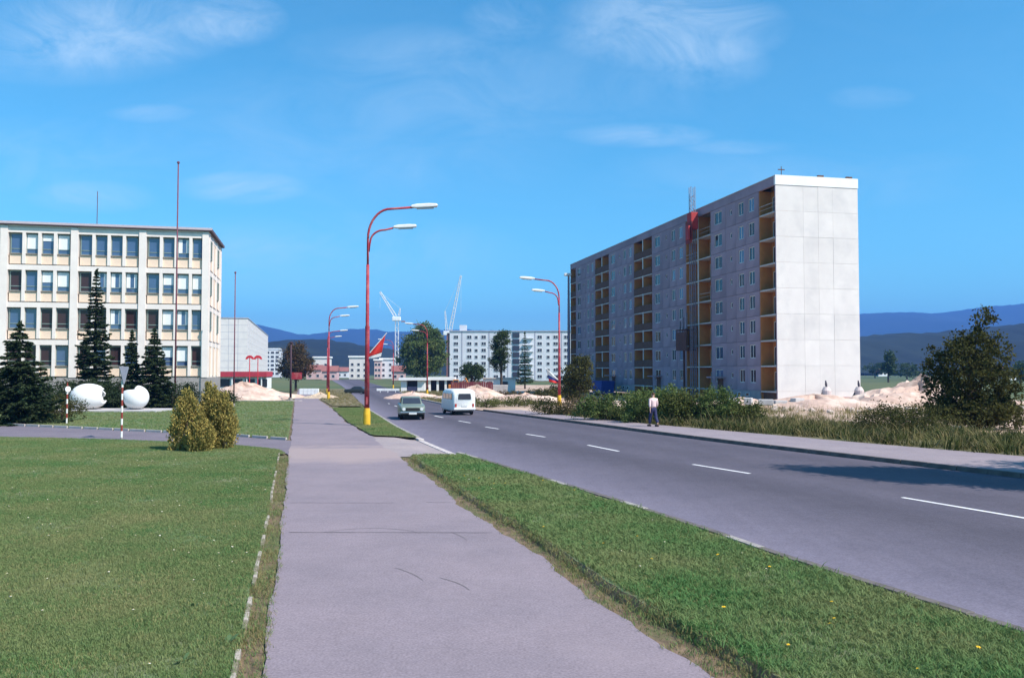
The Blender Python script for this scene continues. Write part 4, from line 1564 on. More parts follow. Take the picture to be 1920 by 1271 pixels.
def person():
    loc = (7.32, 44.3, zg(44.3) + .03)
    P = thing('person', 'person in pale pink shirt and dark blue trousers walking away on the pavement', 'person', loc, R(24))
    M_skin = mat('skin', (.55, .33, .24), (.48, .28, .2), 8, .6)
    M_shirt = mat('shirt_pink', (.80, .60, .58), (.74, .52, .52), 5, .85)
    M_tr = mat('trousers_navy', (.035, .04, .11), (.028, .03, .085), 6, .85)
    M_hair = mat('hair_brown', (.10, .05, .03), (.07, .035, .02), 12, .8)
    M_shoe = mat('shoe_brown', (.06, .035, .03), (.05, .03, .025), 6, .6)
    # +y is forward (walking away); body joints
    C = [('pel', None, (0, 0, .93), (.145, .11)), ('abd', 'pel', (0, .01, 1.08), (.14, .105)), ('che', 'abd', (0, .01, 1.28), (.165, .115)), ('shb', 'che', (0, 0, 1.42), (.12, .09)),
         ('nek', 'shb', (0, .01, 1.50), (.055, .055)), ('hd1', 'nek', (0, .025, 1.57), (.075, .085)), ('hd2', 'hd1', (0, .03, 1.66), (.078, .095)), ('hd3', 'hd2', (0, .02, 1.73), (.05, .06))]
    for s, n, fwd in ((-1, 'l', .20), (1, 'r', -.20)):
        C += [('hip' + n, 'pel', (s * .095, 0, .86), (.09, .09)), ('kne' + n, 'hip' + n, (s * .10, fwd * .55 + .03, .49), (.06, .06)),
              ('ank' + n, 'kne' + n, (s * .10, fwd * .95 - (.06 if fwd < 0 else 0), .10 if fwd > 0 else .15), (.042, .045)),
              ('toe' + n, 'ank' + n, (s * .11, fwd * .95 + (.15 if fwd > 0 else .07), .045 if fwd > 0 else .04), (.04, .032)),
              ('sho' + n, 'shb', (s * .19, 0, 1.40), (.055, .055)), ('elb' + n, 'sho' + n, (s * .265, -fwd * .35 - .02, 1.13), (.042, .042)),
              ('wri' + n, 'elb' + n, (s * .275, -fwd * .8 + .04, .90), (.03, .03)), ('pal' + n, 'wri' + n, (s * .275, -fwd * .85 + .05, .83), (.022, .038))]
        w = Vector((s * .275, -fwd * .85 + .05, .83))
        for k, (dy, ln) in enumerate(((-.030, .065), (-.010, .082), (.010, .078), (.028, .062))):
            C += [('f%d' % k + n, 'pal' + n, tuple(w + Vector((0, dy, -.045))), .009), ('g%d' % k + n, 'f%d' % k + n, tuple(w + Vector((-s * .012, dy * 1.1, -.045 - ln * .6))), .008),
                  ('h%d' % k + n, 'g%d' % k + n, tuple(w + Vector((-s * .03, dy * 1.1, -.045 - ln))), .007)]
        C += [('t1' + n, 'pal' + n, tuple(w + Vector((-s * .01, .05, -.015))), .010), ('t2' + n, 't1' + n, tuple(w + Vector((-s * .02, .065, -.055))), .008)]
    skin_obj('body', C, M_skin, P, 1)
    sh = [('z', None, (0, .01, .98), (.172, .138)), ('a', 'z', (0, .01, 1.06), (.168, .132)), ('b', 'a', (0, .01, 1.28), (.195, .14)), ('c', 'b', (0, 0, 1.42), (.145, .11)), ('d', 'c', (0, .005, 1.475), (.075, .07))]
    for s, n, fwd in ((-1, 'l', .20), (1, 'r', -.20)):
        sh += [('s' + n, 'c', (s * .20, 0, 1.40), (.075, .075)), ('e' + n, 's' + n, (s * .272, -fwd * .35 - .02, 1.12), (.062, .062)), ('w' + n, 'e' + n, (s * .278, -fwd * .6 + .01, 1.0), (.052, .052))]
    skin_obj('shirt', sh, M_shirt, P, 2)
    tr = [('p', None, (0, 0, .96), (.16, .125)), ('q', 'p', (0, .01, 1.04), (.15, .115))]
    for s, n, fwd in ((-1, 'l', .20), (1, 'r', -.20)):
        tr += [('h' + n, 'p', (s * .095, 0, .84), (.105, .11)), ('k' + n, 'h' + n, (s * .10, fwd * .55 + .03, .49), (.082, .085)),
               ('a' + n, 'k' + n, (s * .10, fwd * .93 - (.06 if fwd < 0 else 0), .13 if fwd > 0 else .18), (.075, .08))]
        MB().box(s * .11 - .048, s * .11 + .048, fwd * .95 - .1, fwd * .95 + .18, .0, .09).build('shoe', M_shoe, P, bevel=.03)
    skin_obj('trousers', tr, M_tr, P, 2)
    skin_obj('hair', [('a', None, (0, -.02, 1.60), (.07, .05)), ('b', 'a', (0, -.005, 1.69), (.09, .085)), ('c', 'b', (0, .03, 1.745), (.06, .07))], M_hair, P, 2)
    for s in (-1, 1):
        MB().box(s * .085 - .012, s * .085 + .012, .0, .03, 1.60, 1.67).build('ear', M_skin, P, bevel=.008)
        MB().box(s * .03 - .014, s * .03 + .014, .118, .126, 1.635, 1.65).build('eye', M_hair, P)
    MB().box(-.014, .014, .105, .142, 1.585, 1.63).build('nose', M_skin, P, bevel=.008)
    MB().box(-.025, .025, .104, .116, 1.55, 1.56).build('mouth', M_flag_red, P)


person()
# ------------------------------------------------------------------ cranes
M_crane = mat('crane_white', (.74, .73, .72), (.64, .64, .65), .5, .6)
M_crane_red = mat('crane_rust', (.34, .16, .13), (.28, .13, .11), .5, .7)


def lattice(mb, a, b, w0, w1, nseg, th):
    a, b = Vector(a), Vector(b)
    d = (b - a).normalized()
    s = d.cross(Vector((0, 1, 0)))
    s = s.normalized() if s.length > .1 else Vector((1, 0, 0))
    t = d.cross(s).normalized()

    def cor(k, q):
        p = a + (b - a) * q
        w = (w0 + (w1 - w0) * q) / 2
        sx, sy = ((-1, -1), (1, -1), (1, 1), (-1, 1))[k]
        return p + s * w * sx + t * w * sy
    for k in range(4):
        mb.tube([cor(k, 0), cor(k, 1)], th, 4)
    for i in range(nseg):
        for k in range(4):
            q0, q1 = i / nseg, (i + 1) / nseg
            if i % 2:
                mb.tube([cor(k, q0), cor((k + 1) % 4, q1)], th * .6, 4)
            else:
                mb.tube([cor((k + 1) % 4, q0), cor(k, q1)], th * .6, 4)


def crane(label, D, ub, vb, ut, vt, tower_m):
    x = (ub - 960) / 1600 * D
    zb = 2.9 + (695 - vb) / 1600 * D - zg(D)
    dx, dz = (ut - ub) / 1600 * D, (vb - vt) / 1600 * D
    T = thing('tower_crane', label, 'crane', (x, D, zg(D)), 0, 'tower cranes on the building site')
    MB().box(-2.6, 2.6, -2.6, 2.6, 0, 1.2).build('undercarriage', M_crane_red, T)
    mb = MB()
    lattice(mb, (0, 0, 1.2), (0, 0, zb - 1.3), 1.7, 1.7, 12, .10)
    mb.build('tower', tower_m, T)
    s = 1 if dx > 0 else -1
    MB().box(-2.6, 2.0, -1.2, 1.2, zb - 1.3, zb + .9).build('machinery_house', M_gable2, T, bevel=.3)
    jb = MB()
    lattice(jb, (s * .8, 0, zb + 1.0), (dx, 0, zb + dz), 1.5, .7, 16, .12)
    jb.build('jib', M_crane, T)
    af = MB()
    lattice(af, (-s * 1.0, 0, zb + 1.4), (-s * 1.8, 0, zb + dz * .38), 1.0, .4, 6, .09)
    af.build('a_frame', M_crane, T)
    MB().tube([(-s * 1.8, 0, zb + dz * .38), (dx * .97, 0, zb + dz * .97)], .05, 4).build('luffing_rope', M_crane, T)
    MB().box(-s * 3.4 - 1, -s * 3.4 + 1, -1.2, 1.2, zb - 2.0, zb - 1.31).build('counterweight', M_panel, T)
    MB().tube([(dx, 0, zb + dz), (dx, 0, zb + dz * .35)], .05, 4).build('hoist_rope', M_crane, T)


crane('white tower crane with steep jib behind the white panel block', 430, 841, 624, 864, 516, M_crane_red)
crane('pale tower crane with jib leaning left beside the big green tree', 470, 744, 597, 712, 547, M_crane)


# ------------------------------------------------------------------ building-site clutter
def heap(name, label, x, y, rx, ry, h, m, seed, cat='heap', lump=.12, group=None):
    rr = np.random.default_rng(seed)
    n, k = 44, 16
    vs, fs = [], []
    ph = rr.uniform(0, 6.28, 8)
    for i in range(k + 1):
        q = i / k
        for j in range(n):
            a = 2 * math.pi * j / n
            f = 1 + .14 * math.sin(2 * a + ph[0]) + .1 * math.sin(3 * a + ph[1]) + .06 * math.sin(7 * a + ph[2])
            z = h * (1 - q) ** .8 * (1 + lump * math.sin(a * 5 + q * 9 + ph[3]) + lump * math.sin(a * 2 - q * 6 + ph[4])) + rr.normal(0, h * .035) * (1 if 0 < i < k else 0)
            vs.append((math.cos(a) * rx * q * f, math.sin(a) * ry * q * f, z if i < k else -.25))
    for i in range(k):
        for j in range(n):
            fs.append((i * n + j, i * n + (j + 1) % n, (i + 1) * n + (j + 1) % n, (i + 1) * n + j))
    o = MB().add(vs, fs).build(name, m, None, smooth_=False)
    o.location = (x, y, zg(y) - .03)
    tag(o, label, cat, group)
    return o


M_heap = mat('heap_pink', (.60, .42, .33), (.45, .31, .25), 1.2, .95, .8, 6, c3=(.7, .55, .45), scale3=.5)
M_heap2 = mat('heap_beige', (.58, .45, .32), (.46, .35, .25), 1.0, .95, .8, 6)
heap('earth_heap', 'long low pinkish earth heap along the foot of the white gable', 25.5, 72, 9, 5, 1.0, M_heap, 1, group='heaps of dug earth')
heap('earth_heap', 'pale earth heap to the right of the white gable', 36.2, 76, 8.5, 5, 1.9, M_heap, 2, group='heaps of dug earth')
heap('earth_heap', 'stony pink earth bank in front of the loggia corner of the block', 19.8, 74, 5.5, 4, .75, M_heap, 3, group='heaps of dug earth')
heap('earth_heap', 'peaked pale earth heap beside the big dark bush', 40.5, 84, 6, 5, 2.5, M_heap, 4, group='heaps of dug earth')
heap('sand_heap', 'broad pinkish sand heap beside the far footpath, below the red emblem', -36.5, 116, 9.0, 5, 1.9, M_heap, 5)
heap('earth_heap', 'small orange earth heap on the dry strip beside the second lamp', -26.5, 118, 2.6, 5, .7, M_heap2, 6, group='heaps of dug earth')
heap('earth_heap', 'beige earth heap right of the white van', -4.5, 108, 5.5, 4, 1.6, M_heap, 7, group='heaps of dug earth')
heap('earth_heap', 'low pink earth heap left of the low shrubs by the road', 1.5, 92, 5, 4, .9, M_heap, 8, group='heaps of dug earth')
heap('earth_heap', 'low pink earth heap under the right kerb lamp', -14.2, 122, 4.5, 5, .8, M_heap, 9, group='heaps of dug earth')


def concrete_blocks():
    rr = random.Random(3)
    me = MB().box(-.5, .5, -.35, .35, 0, .55).mesh('block', M_slab, bevel=.06)
    labs = ['leftmost pale block on the earth bank before the loggia corner', 'pale block second from the left on the earth bank', 'pale block in the middle of the earth bank', 'pale block right of the middle on the earth bank', 'rightmost pale block on the earth bank below the gable']
    for i in range(5):
        x = 18.2 + i * 1.35
        o = link('rubble_block', me, None, (x, 70.6 + rr.uniform(-.4, .4), zg(70) + .25), rr.uniform(-.5, .5))
        o.scale = (rr.uniform(.6, 1.2), 1, rr.uniform(.6, 1.2))
        tag(o, labs[i], 'rubble', 'rubble blocks on the earth bank')


concrete_blocks()


def tank(label, x, y):
    T = thing('mortar_silo', label, 'silo', (x, y, zg(y)), 0, 'silos at the foot of the gable')
    M_t = mat('silo_pale', (.72, .60, .56), (.6, .5, .47), 2, .7)
    M_d = mat('silo_dark', (.09, .08, .10), (.07, .06, .08), 2, .7)
    MB().lathe([(0, .5), (.75, .5), (.78, 1.9), (.42, 2.5), (0, 2.5)], 14).build('drum', M_t, T)
    MB().tube([(0, 0, 2.45), (-.05, 0, 2.9), (-.12, 0, 3.5)], [.16, .2, .1], 8).build('spout', M_d, T)
    T.scale = (.62, .62, .66)
    for sx in (-.55, .55):
        for sy in (-.5, .5):
            MB().box(sx - .05, sx + .05, sy - .05, sy + .05, -.1, .6).build('leg', M_lamp_red, T)
    MB().tube([(-.7, 0, 1.6), (-1.5, -.3, .3)], .12, 6).build('chute', M_d, T)


tank('left of two pale silos with dark spout at foot of the white gable', 32.6, 88.6)
tank('right of two pale silos with dark spout at foot of the white gable', 36.1, 88.9)


def low_platform():
    T = thing('work_platform', 'low pink timber platform between the two pale silos', 'platform', (34.2, 87.2, zg(87)), R(3))
    m = mat('timber_pink', (.5, .27, .24), (.4, .2, .18), 2, .8)
    for i in range(5):
        MB().box(-2.6, 2.6, -.5 + i * .22, -.3 + i * .22, .55, .62).build('plank', m, T)
    for x in (-2.4, -.8, .8, 2.4):
        MB().box(x - .06, x + .06, -.4, .5, -.1, .545).build('trestle', m, T)


low_platform()


def site_things():
    D = 178
    px = lambda u, d=D: (u - 960) / 1600 * d
    M_w = M_gable2
    M_dk = mat('cabin_dark', (.06, .05, .06), (.04, .035, .045), 2, .7)
    K = thing('kiosk', 'white flat-roofed kiosk with dark opening behind the right kerb lamp', 'kiosk', (px(752), D, zg(D)))
    w = px(800) - px(752)
    box_part('wall', M_w, K, 0, 1.2, 0, 3.2, 0, 2.3)
    box_part('wall', M_w, K, w - 1.9, w - .4, 0, 3.2, 0, 2.3)
    box_part('rear_wall', M_dk, K, 1.21, w - 1.91, 1.4, 3.2, 0, 2.3)
    box_part('roof', M_w, K, -.4, w, -.7, 3.5, 2.305, 2.85)
    box_part('counter', mat('counter_purple', (.25, .2, .3), (.2, .16, .25), 2), K, 1.25, w - 2.0, .3, .9, 0, 1.0)
    G = thing('site_pavilion', 'white open-fronted pavilion with dark bays right of the kiosk', 'pavilion', (px(802), D + 2, zg(D)))
    w = px(852) - px(802)
    box_part('roof', M_w, G, -.2, w, -.4, 4, 2.31, 2.95)
    for i in range(4):
        box_part('pier', M_w, G, i * w / 3.3, i * w / 3.3 + .45, 0, .5, 0, 2.3)
    box_part('rear_wall', M_dk, G, .2, w - .2, 2, 2.3, 0, 2.3)
    E = thing('excavator', 'small orange digger parked beside the white pavilion', 'digger', (px(852, 165), 165, zg(165)))
    M_o = mat('digger_orange', (.75, .28, .06), (.65, .24, .06), 2, .6)
    for s in (-.7, .7):
        MB().box(-1.2, 1.2, s - .2, s + .2, 0, .6).build('track', M_under, E, bevel=.12)
    MB().box(-1.1, 1.0, -.8, .8, .7, 1.6).build('body', M_o, E, bevel=.1)
    MB().box(-.2, .8, -.7, .2, 1.6, 2.6).build('cab', M_o, E, bevel=.08)
    MB().box(-.1, .81, -.71, -.69, 1.8, 2.45).build('cab_window', M_auto_glass, E)
    MB().tube([(.9, .3, 1.4), (2.2, .3, 2.8), (3.0, .3, 1.2)], [.2, .18, .12], 6).build('boom', M_o, E)
    MB().box(2.7, 3.3, .0, .6, .7, 1.2).build('bucket', M_under, E)
    F = thing('board_fence', 'dark red board fence round the site behind the white van', 'fence', (px(846, 135), 135, zg(135)), R(-3))
    M_f = mat('fence_red', (.24, .06, .065), (.17, .045, .05), 1.2, .85)
    n = 22
    bw = (px(925, 135) - px(846, 135)) / n
    me = MB().box(0, bw - .03, 0, .04, .05, 2.2).mesh('board', M_f)
    for i in range(n):
        link('board', me, F, (i * bw, rnd.uniform(0, .03), rnd.uniform(-.08, .12)))
    for i in range(0, n + 1, 5):
        box_part('post', M_f, F, i * bw - .06, i * bw + .06, .08, .2, -.2, 2.3)
    S = thing('panel_stack', 'stack of white concrete panels behind the beige heap', 'panels', (px(912, 150), 150, zg(150)))
    for i in range(5):
        box_part('panel', M_slab, S, -.4 + i * .1, 3.6 + i * .05, 0, 2.4, i * .34, i * .34 + .3)
    H = thing('site_hut', 'white site hut with two dark windows under the tall roadside tree', 'hut', (px(906, 172), 172, zg(172)))
    box_part('wall', M_w, H, 0, 6.5, 0, 3, .2, 2.7)
    box_part('roof', M_slab, H, -.2, 6.7, -.3, 3.3, 2.705, 2.9)
    wm = framed_window(1.3, .9, .08, .08, [], M_far_win)
    for x in (1.3, 4.4):
        link('window', wm, H, (x, -.01, 1.3))
    # pavilion shop with red fascia and red emblem, left of the street
    D2 = 205
    P = thing('shop_pavilion', 'low pavilion with long red fascia in front of the left panel block', 'shop', (px(406, D2), D2, zg(D2)), R(4))
    w = px(498, D2) - px(406, D2)
    M_fas = mat('fascia_red', (.50, .05, .07), (.42, .04, .06), 1, .6)
    box_part('wall', M_w, P, 0, w, .6, 6, 0, 2.85)
    box_part('fascia', M_fas, P, -.3, w + .2, -.6, 6.4, 2.86, 4.1)
    for i in range(4):
        box_part('shop_window', M_glass, P, .8 + i * w / 4, .8 + i * w / 4 + w / 5.2, .5, .595, .4, 2.3)
    for i in range(4):
        box_part('pier', M_w, P, .2 + i * w / 3.4, .45 + i * w / 3.4, -.3, -.05, 0, 2.855)
    M_em = mat('emblem_red', (.72, .04, .05), (.62, .035, .045), 2, .6)
    Q = thing('emblem', 'red double-arched emblem on two thin posts over the red fascia', 'emblem', (px(476, D2 - 8), D2 - 8, zg(D2 - 8)))
    hz = 2.9 + (695 - 670) / 1600 * D2 + 1.4
    for s in (-.95, .95):
        pts = []
        for i in range(11):
            a = math.pi * i / 10
            pts.append((s + .95 * math.cos(a), 0, hz - .6 + .95 * math.sin(a)))
        mb = MB()
        vs, fs = [], []
        for i, p in enumerate(pts):
            t = .42 + .2 * math.sin(math.pi * i / 10)
            c = Vector((s, 0, hz - .5))
            d = (Vector(p) - c).normalized()
            for yy in (-.12, .12):
                vs.append((p[0], yy, p[2]))
                q = Vector(p) - d * t
                vs.append((q.x, yy, q.z))
        for i in range(10):
            k = i * 4
            fs += [(k, k + 1, k + 5, k + 4), (k + 2, k + 6, k + 7, k + 3), (k, k + 4, k + 6, k + 2), (k + 1, k + 3, k + 7, k + 5)]
        fs += [(0, 2, 3, 1), (40, 41, 43, 42)]
        mb.add(vs, fs).build('arch', M_em, Q)
    for s in (-.95, .95):
        MB().tube([(s, 0, 0), (s, 0, hz)], .1, 8).build('post', M_em, Q)
    # white barrier far down the street and stacked white blocks by the path
    Bq = thing('barrier', 'long low white barrier right of the far dark car', 'barrier', (px(722, 168), 168, zg(168)))
    for i in range(3):
        MB().box(-1.6 + i * 1.5, -.15 + i * 1.5, -.1, .1, .35, .8).build('board', M_w, Bq)
        MB().box(-.95 + i * 1.5, -.85 + i * 1.5, -.1, .1, 0, .345).build('foot', M_w, Bq)
    Wl = thing('block_pile', 'pile of white blocks at the far end of the footpath', 'blocks', (px(580, 150), 150, zg(150)))
    for i in range(5):
        for j in range(2):
            MB().box(-1.7 + i * .68, -1.07 + i * .68, 0, .6, j * .52, j * .52 + .5).build('block', M_w, Wl, bevel=.04)
    # blue tarpaulin skip below the block facade
    u = Vector((-math.sin(R(12.17)), math.cos(R(12.17))))
    v = Vector((math.cos(R(12.17)), math.sin(R(12.17))))
    bp = Vector((28.6, 92.0)) + u * 50.5 - v * 3
    Sk = thing('skip', 'dark blue skip standing at the foot of the shaded facade', 'skip', (bp.x, bp.y, zg(bp.y)), R(12))
    M_b = mat('skip_blue', (.03, .06, .30), (.025, .05, .24), 2, .6)
    MB().prism([(-2.6, 2.4), (-2.1, .3), (2.1, .3), (2.6, 2.4)], 'x', -1.1, 1.1).build('hopper', M_b, Sk)
    for s in (-1.6, 1.5):
        MB().box(-1.0, 1.0, s, s + .2, 0, .31).build('skid', M_under, Sk)


site_things()
# ------------------------------------------------------------------ vegetation
M_bark = mat('bark', (.10, .07, .05), (.06, .045, .035), 4, .95, .5, 20)
L_dark = leaf_mat('leaf_dark', (.056, .060, .022), (.098, .096, .034))
L_olive = leaf_mat('leaf_olive', (.085, .105, .032), (.14, .145, .05))
L_green = leaf_mat('leaf_green', (.088, .13, .042), (.16, .19, .065))
L_far = leaf_mat('leaf_far', (.045, .075, .028), (.085, .115, .042), .25)
L_far_green = leaf_mat('leaf_far_green', (.088, .135, .046), (.155, .19, .066), .3)
L_brown = leaf_mat('leaf_brown', (.13, .075, .04), (.08, .07, .035), .4)
L_needle = leaf_mat('needle_dark', (.024, .042, .021), (.048, .066, .031), 1.0, .12, .4)
L_thuja = leaf_mat('thuja_gold', (.38, .29, .09), (.25, .215, .065), 1.6, .15, .35)
L_rust = leaf_mat('leaf_rust', (.16, .11, .06), (.10, .09, .04), .8)


def leaf_mesh(name, P, ln, wd, m, rg, dirs=None, spread=1.0):
    """many small leaf-shaped faces; dirs = preferred long axis per leaf"""
    n = len(P)
    a = rg.normal(0, 1, (n, 3))
    if dirs is not None:
        a = dirs + a * spread
    a /= np.linalg.norm(a, axis=1)[:, None] + 1e-9
    b = rg.normal(0, 1, (n, 3))
    b -= (b * a).sum(1)[:, None] * a
    b /= np.linalg.norm(b, axis=1)[:, None] + 1e-9
    s = rg.uniform(.65, 1.3, n)[:, None]
    V = np.empty((n, 4, 3))
    V[:, 0] = P - a * ln * s * .5
    V[:, 1] = P + b * wd * s * .5
    V[:, 2] = P + a * ln * s * .5
    V[:, 3] = P - b * wd * s * .5
    me = bpy.data.meshes.new(name)
    me.vertices.add(n * 4)
    me.vertices.foreach_set('co', V.reshape(-1))
    me.loops.add(n * 4)
    me.loops.foreach_set('vertex_index', np.arange(n * 4, dtype=np.int32))
    me.polygons.add(n)
    me.polygons.foreach_set('loop_start', np.arange(0, n * 4, 4, dtype=np.int32))
    me.materials.append(m)
    me.update(calc_edges=True)
    return me


def blob_points(rg, blobs, n, clump_r, per, flat=.8):
    """leaf positions: clumps set through (mostly near the surface of) a union of ellipsoids"""
    vol = np.array([b[3] * b[4] * b[5] for b in blobs]) ** .7
    pk = vol / vol.sum()
    nc = max(4, n // per)
    which = rg.choice(len(blobs), nc, p=pk)
    B = np.array(blobs)[which]
    d = rg.normal(0, 1, (nc, 3))
    d /= np.linalg.norm(d, axis=1)[:, None]
    rad = rg.uniform(.25, 1.0, nc) ** .45
    C = B[:, :3] + d * B[:, 3:6] * rad[:, None]
    cr = clump_r * rg.uniform(.55, 1.35, nc)
    idx = np.repeat(np.arange(nc), per)
    q = rg.normal(0, .55, (nc * per, 3)) * cr[idx][:, None]
    q[:, 2] *= flat
    return C[idx] + q, C


def tree(name, label, cat, loc, blobs, n, leaf, m, seed, trunk=None, clump=.5, per=45, limbs=9, group=None, flat=.8, aspect=.6, trunk_top=None):
    rg = np.random.default_rng(seed)
    T = thing(name, label, cat, loc, 0, group)
    P, C = blob_points(rg, blobs, n, clump, per, flat)
    P[:, 2] = np.maximum(P[:, 2], .04)
    link('crown', leaf_mesh('crown', P, leaf, leaf * aspect, m, rg), T)
    h, r = trunk
    mb = MB()
    top = max(b[2] for b in blobs)
    mb.tube([(0, 0, -.2), (rg.normal(0, r * .4), rg.normal(0, r * .4), h * .5), (rg.normal(0, r * .6), rg.normal(0, r * .6), h), (0, 0, trunk_top or max(h * 1.1, top))], [r * 1.25, r, r * .8, r * .3], 9)
    for k in range(limbs):
        c = C[rg.integers(len(C))]
        s = Vector((0, 0, h * rg.uniform(.55, 1.05)))
        e = Vector(c)
        mid = s.lerp(e, .5) + Vector((0, 0, .12 * (e - s).length))
        mb.tube([s, mid, e], [r * .45, r * .28, r * .1], 5)
    mb.build('trunk', M_bark, T)
    return T


def conifer(name, label, loc, H, Rb, seed, n_whorl=26, m=None, z0=.25, group='dark conifers before the office', leaf=.17, tip=1.0, dens=2.5):
    rg = np.random.default_rng(seed)
    T = thing(name, label, 'conifer', loc, 0, group)
    pts, dirs = [], []
    br = MB()
    br.tube([(0, 0, -.2), (0, 0, H * .5), (0, 0, H * .985)], [Rb * .07 + .05, Rb * .04 + .03, .012], 8)
    for w in range(n_whorl):
        q = (w + rg.uniform(-.3, .3)) / n_whorl
        q = min(max(q, 0), .99)
        z = z0 + (H - z0) * q
        R_ = Rb * (1 - q) ** .85 * rg.uniform(.75, 1.15) * tip + .05
        nb = int(6 + 5 * (1 - q))
        a0 = rg.uniform(0, 6.28)
        for b in range(nb):
            a = a0 + 2 * math.pi * b / nb + rg.normal(0, .15)
            L = R_ * rg.uniform(.7, 1.12)
            droop = rg.uniform(.1, .35)
            k = max(4, int(L / leaf * 6.5 * dens))
            t = rg.uniform(.05, 1, k) ** .75
            side = rg.normal(0, 1, k) * .22 * L * (1.05 - t)
            x = np.cos(a) * L * t - np.sin(a) * side
            y = np.sin(a) * L * t + np.cos(a) * side
            zz = z - droop * L * t ** 1.4 + .16 * L * t ** 4 + rg.normal(0, .03, k) - np.abs(side) * .25
            pts.append(np.stack([x, y, zz], 1))
            dd = np.tile([math.cos(a), math.sin(a), -.25], (k, 1))
            dd[:, 0] += -math.sin(a) * np.sign(side) * .8
            dd[:, 1] += math.cos(a) * np.sign(side) * .8
            dirs.append(dd)
            if w % 2 == 0 and b % 2 == 0:
                br.tube([(0, 0, z), (math.cos(a) * L * .8, math.sin(a) * L * .8, z - droop * L * .6)], [.02, .008], 4)
    k = 60
    pts.append(np.stack([rg.normal(0, .05, k), rg.normal(0, .05, k), H - rg.uniform(0, .6, k)], 1))
    dirs.append(np.tile([0, 0, 1.], (k, 1)))
    P, Dv = np.concatenate(pts), np.concatenate(dirs)
    P[:, 2] = np.maximum(P[:, 2], .05)
    link('crown', leaf_mesh('crown', P, leaf * 1.5, leaf * .5, m or L_needle, rg, Dv, .35), T)
    br.build('trunk', M_bark, T)
    return T


def thuja(label, loc, H, Rb, seed):
    rg = np.random.default_rng(seed)
    T = thing('golden_thuja', label, 'thuja', loc, 0, 'golden thujas beside the driveway')
    # many upright flame-shaped sprays set over a rounded column
    nc, per = 150, 64
    q = rg.uniform(0, 1, nc) ** 1.1
    ang = rg.uniform(0, 2 * math.pi, nc)
    prof = Rb * np.minimum(1.0, .78 + .5 * q) * np.clip(1 - q ** 1.7, 0, 1) ** .85
    r = prof * rg.uniform(.7, 1.0, nc)
    C = np.stack([r * np.cos(ang), r * np.sin(ang), .12 + (H - .3) * q], 1)
    ci = np.repeat(np.arange(nc), per)
    t = rg.uniform(-1, 1, nc * per)
    size = rg.uniform(.8, 1.35, nc)[ci]
    wdt = .105 * size * np.sqrt(np.clip(1 - np.abs(t) ** 1.5, .02, 1))
    off = rg.normal(0, .6, (nc * per, 3)) * wdt[:, None]
    off[:, 2] = t * .26 * size
    lean = np.stack([np.cos(ang), np.sin(ang), np.zeros(nc)], 1)[ci] * (t * .09)[:, None]
    P = C[ci] + off + lean
    P[:, 2] = np.maximum(P[:, 2], .04)
    a2 = ang[ci]
    n = nc * per
    dv = np.stack([np.cos(a2) * .5, np.sin(a2) * .5, np.ones(n)], 1)
    link('crown', leaf_mesh('crown', P, .10, .045, L_thuja, rg, dv, .45), T)
    mb = MB().tube([(0, 0, -.1), (0, 0, H * .8)], [.08, .02], 7)
    for k in range(10):
        a = rg.uniform(0, 6.28)
        mb.tube([(0, 0, .1 + k * .1), (math.cos(a) * Rb * .5, math.sin(a) * Rb * .5, H * rg.uniform(.3, .7))], [.03, .01], 5)
    mb.build('trunk', M_bark, T)


thuja('left golden thuja of the cluster on the near lawn', (-11.85, 31.2, .02), 2.15, .68, 1)
thuja('tallest, rear golden thuja of the cluster on the near lawn', (-11.3, 32.0, .02), 2.4, .62, 2)
thuja('right golden thuja of the cluster on the near lawn', (-10.72, 31.75, .02), 2.05, .56, 3)
thuja('small golden thuja in front of the cluster on the near lawn', (-11.2, 30.7, .02), 1.25, .55, 4)

conifer('spruce', 'tall slender dark spruce in front of the office building', (-34.2, 70, zg(70)), 11.5, 1.95, 4, 44)
conifer('spruce', 'broad dark spruce at the left edge of the lawn', (-26.9, 46.6, zg(46)), 5.6, 2.3, 5, 26, leaf=.16, z0=.1)
conifer('spruce', 'narrow bluish spruce right of the tall spruce', (-30.3, 68, zg(68)), 6.3, 1.35, 6, 30)
conifer('spruce', 'wide dark spruce right of the smaller broken egg', (-28.1, 67, zg(67)), 6.4, 2.1, 7, 30)


def bush(name, label, cat, x, y, rx, ry, h, m, seed, n=3500, leaf=.12, group=None, clump=.35, per=40, lumps=5, flat=.8):
    rg = np.random.default_rng(seed)
    bl = []
    for k in range(lumps):
        ox, oy = rg.uniform(-.55, .55) * rx, rg.uniform(-.55, .55) * ry
        hh = h * rg.uniform(.62, 1.0)
        bl.append((ox, oy, hh * .5, rx * rg.uniform(.45, .62), ry * rg.uniform(.45, .62), hh * .48))
    bl.append((0, 0, h * .42, rx * .8, ry * .8, h * .42))
    return tree(name, label, cat, (x, y, zg(y)), bl, n, leaf, m, seed, (h * .35, .05 + h * .012), clump, per, 7, group, flat)


